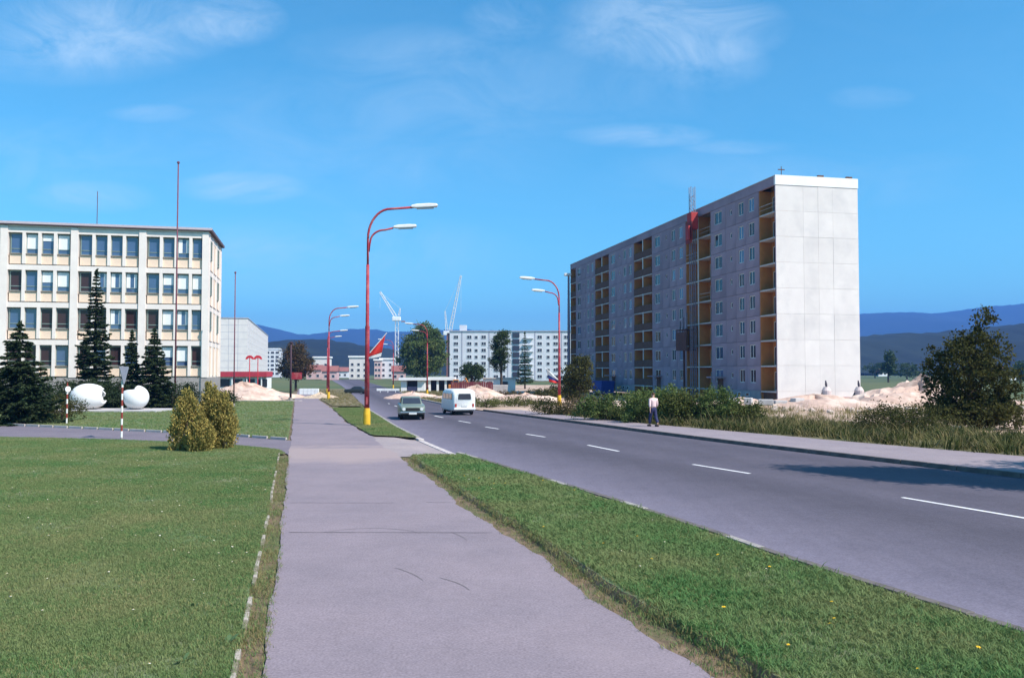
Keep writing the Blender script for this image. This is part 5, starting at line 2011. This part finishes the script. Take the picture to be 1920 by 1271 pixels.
G1 = 'dark shrubs before the office'
bush('shrub', 'dark low shrub behind the larger broken egg', 'shrub', -33.4, 66.5, 2.9, 1.6, 3.0, L_needle, 11, 5500, .13, G1)
bush('shrub', 'dark shrub spreading beside the broad spruce on the lawn', 'shrub', -26.3, 50.0, 1.7, 1.3, 1.6, L_dark, 12, 3000, .1, G1)
bush('shrub', 'dark shrub between the two broken eggs, behind the plinth', 'shrub', -30.6, 66.8, 2.2, 1.4, 2.7, L_needle, 13, 5200, .13, G1)
bush('shrub', 'round dark shrub at the foot of the tall flagpole', 'shrub', -27.2, 71.5, 1.35, 1.2, 2.4, L_needle, 14, 3000, .13, G1)
bush('shrub', 'round dark shrub below the right corner of the office building', 'shrub', -24.9, 73.0, 1.6, 1.3, 1.9, L_needle, 15, 3000, .13, G1)
bush('shrub', 'dark shrub behind the broad spruce at the left edge of the lawn', 'shrub', -33.5, 58, 3.2, 2.0, 2.9, L_needle, 16, 6200, .14, G1)
bush('shrub', 'dark shrub at the foot of the tall slender spruce', 'shrub', -37.2, 68.0, 2.8, 1.6, 3.2, L_needle, 17, 5200, .14, G1)
bush('shrub', 'dark shrub right of the wide spruce', 'shrub', -26.6, 67.0, 1.5, 1.1, 2.4, L_needle, 18, 3600, .13, G1)

# right side: hedge, brush and trees
G2 = 'shrubs of the rough hedge'
for i, (x, y, rx, h, m, lab) in enumerate([
        (5.6, 51.0, 2.2, 1.85, L_green, 'leftmost shrub of the rough hedge beside the pavement'),
        (7.9, 48.3, 2.1, 2.35, L_green, 'tall green shrub of the rough hedge just left of the walking person'),
        (9.9, 47.2, 2.0, 2.15, L_olive, 'olive shrub of the rough hedge directly behind the walking person'),
        (11.4, 46.9, 1.9, 2.2, L_green, 'green shrub of the rough hedge right of the walking person'),
        (8.6, 49.8, 2.2, 2.2, L_green, 'shrub at the back of the rough hedge'),
        (12.6, 46.7, 1.2, 1.2, L_olive, 'low rightmost shrub of the rough hedge')]):
    bush('hedge_shrub', lab, 'shrub', x, y, rx, 1.5, h, m, 30 + i, 6000, .13, G2, .28, 40)
G3 = 'low brush along the pavement'
bush('brush', 'low dark brush at the left end of the rough hedge', 'shrub', 2.6, 58.0, 1.9, 1.4, 1.3, L_dark, 41, 3200, .1, G3)
bush('brush', 'low rusty brush below the lamp post behind the hedge', 'shrub', 4.6, 57.0, 1.8, 1.3, 1.5, L_rust, 42, 3200, .1, G3)
bush('brush', 'dark low brush in front of the big bush on the right', 'shrub', 17.6, 38.8, 2.1, 1.6, 1.5, L_dark, 43, 5200, .09, G3)
bush('brush', 'dark low brush left of the big bush on the right', 'shrub', 19.4, 41.5, 2.0, 1.4, 1.5, L_dark, 44, 4200, .09, G3)
bush('brush', 'low green brush beside the sandy entrance', 'shrub', 0.6, 76, 2.4, 1.4, .9, L_olive, 45, 2600, .11, G3)
bush('brush', 'low green brush right of the white van', 'shrub', -2.2, 74, 1.7, 1.2, .9, L_olive, 46, 2200, .11, G3)

bush('brush', 'dark brush at the foot of the shaded facade, behind the lamp post', 'shrub', 3.2, 97, 3.0, 1.6, 1.7, L_dark, 47, 3400, .17, G3)
bush('brush', 'dark brush left of the round tree at the shaded corner of the block', 'shrub', 7.6, 104, 3.4, 1.6, 2.0, L_dark, 48, 3400, .18, G3)
bush('brush', 'rusty brush in front of the site hut', 'shrub', -.8, 112, 2.6, 1.4, 1.2, L_rust, 49, 2600, .17, G3)
tree('bush_tree', 'big dark bushy tree at the right edge of the frame', 'tree', (23.4, 43.5, zg(43)),
     [(0, 0, 2.5, 2.0, 1.9, 1.9), (-.9, .1, 3.2, 1.4, 1.4, 1.3), (.6, 0, 3.6, 1.4, 1.3, 1.3), (.75, 0, 5.1, .55, .55, 1.0), (-.6, 0, 4.2, .6, .6, .7), (1.3, .3, 2.0, 1.3, 1.3, 1.4), (-1.2, 0, 1.5, 1.4, 1.3, 1.3), (.3, -.2, .9, 1.9, 1.6, .9), (1.2, 0, .9, 1.3, 1.2, .8), (-.4, -.7, .75, 2.2, 1.3, .75), (.9, -.7, .8, 1.8, 1.2, .8), (-1.3, -.3, .8, 1.2, 1.1, .8), (.8, 0, 6.0, .22, .22, .55)],
     24000, .16, L_dark, 51, (2.0, .12), .30, 42, 22, trunk_top=3.4)
tree('tree', 'dark round tree growing at the shaded corner of the panel block', 'tree', (6.6, 84, zg(84)), [(0, 0, 2.6, 1.5, 1.4, 1.9), (.3, 0, 3.8, .9, .9, 1.1), (-.4, 0, 1.5, 1.3, 1.2, 1.2)], 5200, .2, L_dark, 52, (1.6, .1), .4, 36, 8)
tree('tree', 'big full green tree beside the street in front of the cranes', 'tree', (-23.3, 225, zg(225)),
     [(0, 0, 9.5, 6.0, 5, 5.0), (-3.2, 0, 7.2, 3.6, 3.4, 3.6), (3.2, 0, 8.0, 3.2, 3.2, 4.0), (.5, 0, 13.6, 3.6, 3.4, 3.2), (-.5, 0, 5.5, 5.0, 4, 2.8), (2.5, 0, 11.5, 3.4, 3.2, 3.2), (-2.8, 0, 10.5, 3.2, 3.2, 3.4)], 19000, .5, L_far_green, 53, (4.5, .35), 1.1, 40, 12)
tree('tree', 'round brownish tree beside the far footpath', 'tree', (-46.0, 182, zg(182)),
     [(0, 0, 6.2, 3.6, 3.4, 3.6), (-1.6, 0, 5, 2.4, 2.2, 2.4), (1.7, 0, 5.2, 2.3, 2.2, 2.4), (.2, 0, 8.4, 2.2, 2, 1.9)], 8500, .36, L_brown, 54, (3, .25), .8, 40, 10)
tree('tree', 'tall dark roadside tree before the middle panel block', 'tree', (-2.0, 158, zg(158)),
     [(0, 0, 8.6, 1.7, 1.6, 2.9), (-.4, 0, 6.2, 1.6, 1.5, 2.0), (.6, 0, 10.2, 1.0, 1, 1.5), (-.9, 0, 9.0, 1.0, 1, 1.4)], 6000, .3, L_far, 55, (4.6, .24), .6, 40, 9)
tree('tree', 'dark round-crowned tree right of the big green tree', 'tree', (-8.0, 172, zg(172)), [(0, 0, 3.8, 2.3, 2, 1.7), (-.9, 0, 4.6, 1.3, 1.2, 1.1), (.9, 0, 4.4, 1.4, 1.2, 1.1)], 4800, .32, L_far, 56, (2.2, .2), .6, 40, 8)
conifer('larch', 'thin dark conifer in front of the stair strip of the middle block', (3.1, 205, zg(205)), 13.6, 2.2, 57, 26, L_far, 1.5, None, .34, dens=1.0)
tree('tree', 'low dark tree at the left foot of the middle panel block', 'tree', (9.5, 150, zg(150)), [(0, 0, 1.9, 3.0, 2, 1.5), (2.2, 0, 1.5, 2.2, 2, 1.2)], 3600, .3, L_far, 58, (1.2, .15), .6, 36, 6)
# slim tree just outside the frame; its shadow lies across the road
tree('slim_tree', 'slim tall tree on the verge beyond the right edge, its shadow lying across the road', 'tree', (18.5, 20.5, 0), [(0, 0, 7.6, 2.3, 2.1, 3.4), (0, 0, 5.0, 2.3, 2.2, 2.2), (0, 0, 11.2, 1.1, 1.1, 2.1), (.2, 0, 9.8, 1.6, 1.6, 1.8)], 20000, .22, L_green, 60, (2.8, .16), .55, 40, 14)
tree('slim_tree', 'rounded tree beyond the right edge behind the slim tree, shading the pavement', 'tree', (22.3, 22.2, 0), [(0, 0, 4.6, 2.4, 2.2, 2.8), (0, 0, 7.0, 1.7, 1.6, 1.7)], 12000, .22, L_green, 61, (2.2, .16), .55, 40, 12)

# far fields: tree rows at the foot of the hills on the right
G4 = 'field trees at the foot of the hills'
for i, (u, D, w, h, lab) in enumerate([(1665, 330, 4, 12, 'tall dark field tree just right of the gable'), (1700, 420, 16, 8, 'wide dark field tree between the gable and the big bush'), (1640, 520, 14, 9, 'dark field tree half hidden by the gable'), (1912, 300, 9, 7, 'dark field tree at the right edge beyond the big bush')]):
    x = (u - 960) / 1600 * D
    tree('field_tree', lab, 'tree', (x, D, zg(D)), [(0, 0, h * .6, w * .5, w * .4, h * .4), (w * .2, 0, h * .5, w * .4, w * .4, h * .35)], 1600, .9, L_far, 70 + i, (h * .35, .3), 1.3, 30, 5, G4)
for i, (u, D, w, lab) in enumerate([(1655, 700, 8, 'tiny white farmhouse right of the gable foot'), (1900, 420, 7, 'white cottage at the right edge beyond the bush'), (1632, 900, 7, 'tiny far white house on the hill foot right of the gable')]):
    x = (u - 960) / 1600 * D
    T = thing('cottage', lab, 'house', (x, D, zg(D)), R(10), 'scattered far cottages')
    box_part('wall', M_gable2, T, -w / 2, w / 2, 0, 6, -.3, 3.2)
    MB().prism([(-.5, 3.2), (6.5, 3.2), (3, 6.0)], 'x', -w / 2 - .4, w / 2 + .4).build('roof', mat('cottage_roof', (.3, .14, .1), (.24, .11, .08), .5), T)
    wm = framed_window(1.2, 1.2, .1, .08, [], M_far_win)
    for q in (-w / 4, w / 4):
        link('window', wm, T, (q, -.01, 1.0))


# ------------------------------------------------------------------ grass, weeds and flowers
def tuft_mesh(name, blades, h, w, m, seed, lean=.5, spread=.03, mats=None):
    r = random.Random(seed)
    mb = MB()
    for i in range(blades):
        a = r.uniform(0, 6.28)
        bx, by = r.gauss(0, spread), r.gauss(0, spread)
        hh = h * r.uniform(.6, 1.25)
        ln = hh * lean * r.uniform(.3, 1.3)
        px, py = -math.sin(a) * w / 2, math.cos(a) * w / 2
        dx, dy = math.cos(a), math.sin(a)
        vs = [(bx - px, by - py, -.01), (bx + px, by + py, -.01), (bx + dx * ln * .35 + px * .8, by + dy * ln * .35 + py * .8, hh * .6), (bx + dx * ln * .35 - px * .8, by + dy * ln * .35 - py * .8, hh * .6), (bx + dx * ln, by + dy * ln, hh)]
        mb.add(vs, [(0, 1, 2, 3), (3, 2, 4)])
    o = bpy.data.objects.new(name, mb.mesh(name, m, fix=False))
    return o


def scatter(name, label, patch, tufts, dens, seed, smin=.7, smax=1.3, tilt=.25, kind='stuff'):
    """geometry-nodes scatter of small plants over a patch (the patch itself is not drawn again)"""
    o = link(name, patch)
    tag(o, label, None, None, kind)
    ng = bpy.data.node_groups.new(name, 'GeometryNodeTree')
    ng.interface.new_socket('Geometry', in_out='INPUT', socket_type='NodeSocketGeometry')
    ng.interface.new_socket('Geometry', in_out='OUTPUT', socket_type='NodeSocketGeometry')
    N, L = ng.nodes.new, ng.links.new
    gi, go = N('NodeGroupInput'), N('NodeGroupOutput')
    join = N('GeometryNodeJoinGeometry')
    for k, t in enumerate(tufts):
        d = N('GeometryNodeDistributePointsOnFaces')
        d.distribute_method = 'RANDOM'
        d.inputs['Seed'].default_value = seed + k
        na = N('GeometryNodeInputNamedAttribute')
        na.data_type = 'FLOAT'
        na.inputs['Name'].default_value = 'dens'
        mu = N('ShaderNodeMath')
        mu.operation = 'MULTIPLY'
        mu.inputs[1].default_value = dens / len(tufts)
        L(na.outputs['Attribute'], mu.inputs[0])
        L(mu.outputs[0], d.inputs['Density'])
        L(gi.outputs[0], d.inputs['Mesh'])
        oi = N('GeometryNodeObjectInfo')
        oi.inputs['Object'].default_value = t
        io = N('GeometryNodeInstanceOnPoints')
        rv = N('FunctionNodeRandomValue')
        rv.data_type = 'FLOAT_VECTOR'
        rv.inputs['Min'].default_value = (-tilt, -tilt, 0)
        rv.inputs['Max'].default_value = (tilt, tilt, 6.283)
        rs = N('FunctionNodeRandomValue')
        rs.data_type = 'FLOAT'
        rs.inputs[2].default_value = smin
        rs.inputs[3].default_value = smax
        L(d.outputs['Points'], io.inputs['Points'])
        L(oi.outputs['Geometry'], io.inputs['Instance'])
        L(rv.outputs['Value'], io.inputs['Rotation'])
        L(rs.outputs[1], io.inputs['Scale'])
        L(io.outputs[0], join.inputs[0])
    L(join.outputs[0], go.inputs[0])
    md = o.modifiers.new('scatter', 'NODES')
    md.node_group = ng
    return o


def patch(name, ys, xl, xr, dz, nx, dfun):
    me = strip(name, ys, xl, xr, dz, None, nx, obj=False)
    at = me.attributes.new('dens', 'FLOAT', 'POINT')
    at.data.foreach_set('value', [float(dfun(v.co.x, v.co.y)) for v in me.vertices])
    return me


L_grass = leaf_mat('grass_blade', (.10, .20, .068), (.175, .225, .09), .7, .25, .35, True, (.26, .255, .115), .22)
L_grass2 = leaf_mat('grass_blade_yellow', (.27, .255, .11), (.14, .205, .075), .9, .25, .35, True, (.33, .285, .145), .22)
L_straw = leaf_mat('straw', (.30, .23, .11), (.20, .17, .075), .5, .2, .3)
L_weed = leaf_mat('weed', (.12, .13, .05), (.21, .17, .085), .5, .25, .35, True)
t1 = tuft_mesh('tuft', 9, .036, .006, L_grass, 1, .9, .028)
t2 = tuft_mesh('tuft', 8, .03, .006, L_grass, 2, .9, .03)
t3 = tuft_mesh('tuft', 7, .036, .006, L_grass2, 3, .8, .03)
t4 = tuft_mesh('tuft', 6, .05, .005, L_straw, 4, 1.0, .03)
tl = tuft_mesh('tuft', 9, .05, .010, L_grass, 5, 1.2, .03)


def view_dens(x, y):
    if abs(x) > .64 * y + 1.2 or y < 6.5:
        return 0.0
    f = .55 + .45 * (math.sin(x * 1.3 + y * .8) * math.sin(y * 1.1 - x * .7) + .5 * math.sin(x * 2.9 + 1) * math.sin(y * 2.3))
    return max(.3, min(1.0, f + .25)) * (1.0 if y < 13 else max(.16, (13.0 / y) ** 1.35))


scatter('lawn_grass', 'short mown grass of the near lawn left of the footpath', patch('lawn_grass', yrange(6.5, 37.5, .5), lambda y: max(-.66 * y - 1.5, -26), lambda y: edging_line(y) - .03 if y < 29.7 else drive_d_inv(y) - .05, .03, 20, view_dens),
        [t1, t2, t1, t3], 1500, 1)
scatter('verge_grass', 'short grass of the verge between footpath and road', patch('verge_grass', yrange(6.5, 28.8, .5), lambda y: path_r(y) + .44, lambda y: road_l(y) - .32, .085, 10, view_dens), [t1, t2, tl, t3], 1500, 7)
scatter('island_grass', 'short grass of the lamp island', patch('island_grass', yrange(37.0, 71, .7), lambda y: path_r(y) + .1 + 1.6 * smooth((38.6 - y) / 1.6), lambda y: road_l(y) - .2, .03, 4, lambda x, y: .25), [t1, t3], 700, 9, 1.0, 1.8)
scatter('turf_fringe', 'grass hanging over the earth edge of the verge', patch('turf_fringe', yrange(6.5, 28.6, .3), lambda y: path_r(y) + .30, lambda y: path_r(y) + .56, .06, 2, lambda x, y: max(0, .55 + .45 * math.sin(y * 2.9) * math.sin(y * 1.1))), [t1, t3, t4], 520, 47, .8, 1.5, .7)
scatter('far_lawn_grass', 'short grass of the far lawn around the broken eggs', patch('far_lawn_grass', yrange(36.2, 95, 1.2), lambda y: max(drive_u_inv(y) + .1, -.62 * y), lambda y: path_l(y) - .15, .03, 10, lambda x, y: (40 / y) ** 1.5), [t1, t2, t3], 60, 53, 1.3, 2.2, .4)
edge_d = lambda x, y: (1.0 if y < 14 else .5) * (.35 + .65 * (math.sin(y * 3.1) * math.sin(y * 1.3 + x * 5) > -.2))
scatter('edge_straw', 'dry straggling grass along the worn edges of the footpath', patch('edge_straw', yrange(6.5, 29, .3), lambda y: edging_line(y) - .35, lambda y: path_l(y) + .03, .0, 4, edge_d), [t4, t3, t2], 420, 12, .7, 1.4, .5)
scatter('edge_straw', 'dry straggling grass between the footpath and the verge', patch('edge_straw', yrange(6.5, 28.6, .3), lambda y: path_r_edge(y) - .02, lambda y: path_r(y) + .62, .0, 4, lambda x, y: edge_d(x, y) * (1.0 if x > path_r(y) + .28 else .3)), [t4, t2, t3], 480, 15, .7, 1.5, .5)
scatter('kerb_grass', 'grass leaning over the road kerb of the verge', patch('kerb_grass', yrange(6.5, 28.8, .4), lambda y: road_l(y) - .36, lambda y: road_l(y) - .2, .08, 2, lambda x, y: max(0, .45 + .55 * math.sin(y * 1.7) * math.sin(y * .6))), [t1, t3, tl], 300, 19, .8, 1.5, .5)


def flower_mesh(name, mpetal, mcore, r0, h):
    mb = MB()
    mb.mat(0)
    for i in range(8):
        a = 2 * math.pi * i / 8
        c, s = math.cos(a), math.sin(a)
        mb.add([(0, 0, h), (r0 * .6 * c - r0 * .25 * s, r0 * .6 * s + r0 * .25 * c, h + .004), (r0 * c, r0 * s, h), (r0 * .6 * c + r0 * .25 * s, r0 * .6 * s - r0 * .25 * c, h + .004)], [(0, 1, 2, 3)])
    mb.mat(1)
    mb.lathe([(0, h + .010), (r0 * .3, h + .006), (r0 * .3, h), (0, h)], 6)
    mb.mat(2)
    mb.tube([(0, 0, -.01), (.004, 0, h)], .0025, 4)
    return bpy.data.objects.new(name, mb.mesh(name, [mpetal, mcore, L_grass], fix=False))


M_petal = mat('petal_white', (.82, .82, .8), (.75, .75, .74), 20, .7)
M_yellow = mat('petal_yellow', (.85, .55, .03), (.8, .48, .02), 20, .7)
daisy = flower_mesh('daisy', M_petal, M_yellow, .014, .055)
dand = flower_mesh('dandelion', M_yellow, M_yellow, .022, .06)
fd = lambda x, y: (1 if abs(x) < .62 * y else 0) * (.2 + .8 * (math.sin(x * 1.7 + y * .9) * math.sin(y * 1.1 - x * .6) > .2))
scatter('daisies', 'tiny white daisies dotted over the near lawn', patch('daisies', yrange(7, 30, .6), lambda y: -.62 * y, lambda y: edging_line(y) - .1, .04, 12, fd), [daisy], 2.6, 23, .8, 1.4)
scatter('dandelions', 'tiny yellow and white flowers dotted over the verge', patch('dandelions', yrange(7, 28, .6), lambda y: path_r(y) + .6, lambda y: road_l(y) - .35, .09, 8, fd), [dand, daisy], 1.6, 29, .8, 1.3)


def leafy_clump(label, x, y, s, seed, m):
    """a broad-leaved weed in the grass"""
    T = thing('broadleaf_weed', label, 'weed', (x, y, .02), 0, 'broad-leaved weeds in the grass')
    r = random.Random(seed)
    lm = MB().add([(0, 0, 0), (.4, .16, .12), (.8, .14, .17), (1.0, 0, .13), (.8, -.14, .17), (.4, -.16, .12)], [(0, 1, 5), (1, 2, 4, 5), (2, 3, 4)]).mesh('leaf', m)
    for i in range(9):
        o = link('leaf', lm, T)
        k = s * r.uniform(.6, 1.1)
        o.scale = (k, k, k)
        o.rotation_euler = (r.uniform(-.2, .2), r.uniform(-.6, .1), r.uniform(0, 6.28))


L_broad = leaf_mat('broadleaf', (.085, .16, .06), (.11, .17, .08), 3, .2, .2)
leafy_clump('pale broad-leaved weed in the lawn near the bottom edging stones', -3.25, 8.55, .16, 1, L_broad)
leafy_clump('broad-leaved weed pressed against the edging stones', -3.0, 9.1, .15, 2, L_broad)
leafy_clump('broad-leaved weed in the lawn a little above the bottom edge', -3.9, 10.5, .13, 3, L_broad)

# tall dry weeds and grass along the right pavement
w1 = tuft_mesh('weeds', 12, .42, .018, L_weed, 11, .8, .14)
w2 = tuft_mesh('weeds', 10, .52, .013, L_straw, 12, .6, .16)
w3 = tuft_mesh('weeds', 18, .26, .03, L_weed, 13, 1.2, .16)
w4 = tuft_mesh('weeds', 18, .34, .035, leaf_mat('weed_dark', (.05, .065, .02), (.08, .085, .03), .5, .25, .3), 14, .7, .14)


def rough_d(x, y):
    d = x - walk_r(y)
    return (0.35 if d < .35 else 1.0) * (.5 + .5 * (math.sin(x * .9 + y * .5) * math.sin(y * .7 - x * .4) > -.25))


scatter('tall_weeds', 'tall dry weeds and rough grass along the right pavement', patch('tall_weeds', yrange(22, 61, .8), lambda y: walk_r(y) + .1, lambda y: walk_r(y) + 9.5, 0, 12, rough_d), [w1, w2, w3, w4, w3, w4], 14, 33, .3, 1.45, .45)
scatter('site_weeds', 'thin weeds over the earth in front of the white gable', patch('site_weeds', yrange(50, 80, 1.5), lambda y: 11 if y < 60 else 14, lambda y: 46, 0, 10, lambda x, y: .3 + .7 * (math.sin(x * .7) * math.sin(y * .5) > 0)), [w2, w3], 1.6, 37, .7, 1.3, .25)
def stone_mesh(seed):
    bm = bmesh.new()
    bmesh.ops.create_icosphere(bm, subdivisions=1, radius=.2)
    r = random.Random(seed)
    for v in bm.verts:
        v.co *= r.uniform(.6, 1.25)
        v.co.z *= .65
    me = bpy.data.meshes.new('stone')
    bm.to_mesh(me)
    bm.free()
    me.materials.append(mat('rubble_stone', (.62, .5, .43), (.42, .34, .3), 4, .95))
    return bpy.data.objects.new('stone', me)


scatter('rubble', 'scattered pale stones and rubble over the building site', patch('rubble', yrange(62, 90, 1.5), lambda y: 10, lambda y: 48, .02, 10, lambda x, y: .2 + .8 * (math.sin(x * .9 + 1) * math.sin(y * .6) > 0.1)), [stone_mesh(1), stone_mesh(2)], .55, 61, .5, 2.0, .8)
scatter('rubble', 'scattered stones and rubble beside the far right kerb', patch('rubble', yrange(86, 130, 2), lambda y: road_r(y) + 2, lambda y: road_r(y) + 16, .02, 6, lambda x, y: .6), [stone_mesh(3), stone_mesh(4)], .35, 67, .5, 2.2, .8)
scatter('strip_weeds', 'rough grass on the strip along the right kerb', patch('strip_weeds', yrange(84, 185, 3), lambda y: road_r(y) + .4, lambda y: road_r(y) + 12, 0, 6, lambda x, y: .6), [w3], 2.5, 41, .5, 1.0)
scatter('dry_grass', 'rough dry grass on the strip beside the second lamp', patch('dry_grass', yrange(76, 190, 3), lambda y: path_r(y) + .4, lambda y: road_l(y) - .3, .02, 4, lambda x, y: .6), [w3, w2], 2.5, 43, .35, .8)


# ------------------------------------------------------------------ air
def haze():
    o = MB().box(-9800, 9800, -600, 7300, -6, 470).build('haze', None)
    o.data.materials.clear()
    m = bpy.data.materials.new('haze')
    m.use_nodes = True
    nt = m.node_tree
    nt.nodes.remove(nt.nodes['Principled BSDF'])
    v = nt.nodes.new('ShaderNodeVolumePrincipled')
    v.inputs['Color'].default_value = (.13, .37, 1.0, 1)
    v.inputs['Density'].default_value = HAZE
    v.inputs['Anisotropy'].default_value = 0.0
    nt.links.new(v.outputs[0], nt.nodes['Material Output'].inputs['Volume'])
    o.data.materials.append(m)
    tag(o, 'thin blue summer haze over the valley', None, None, 'stuff')


HAZE = 1.8e-4
haze()
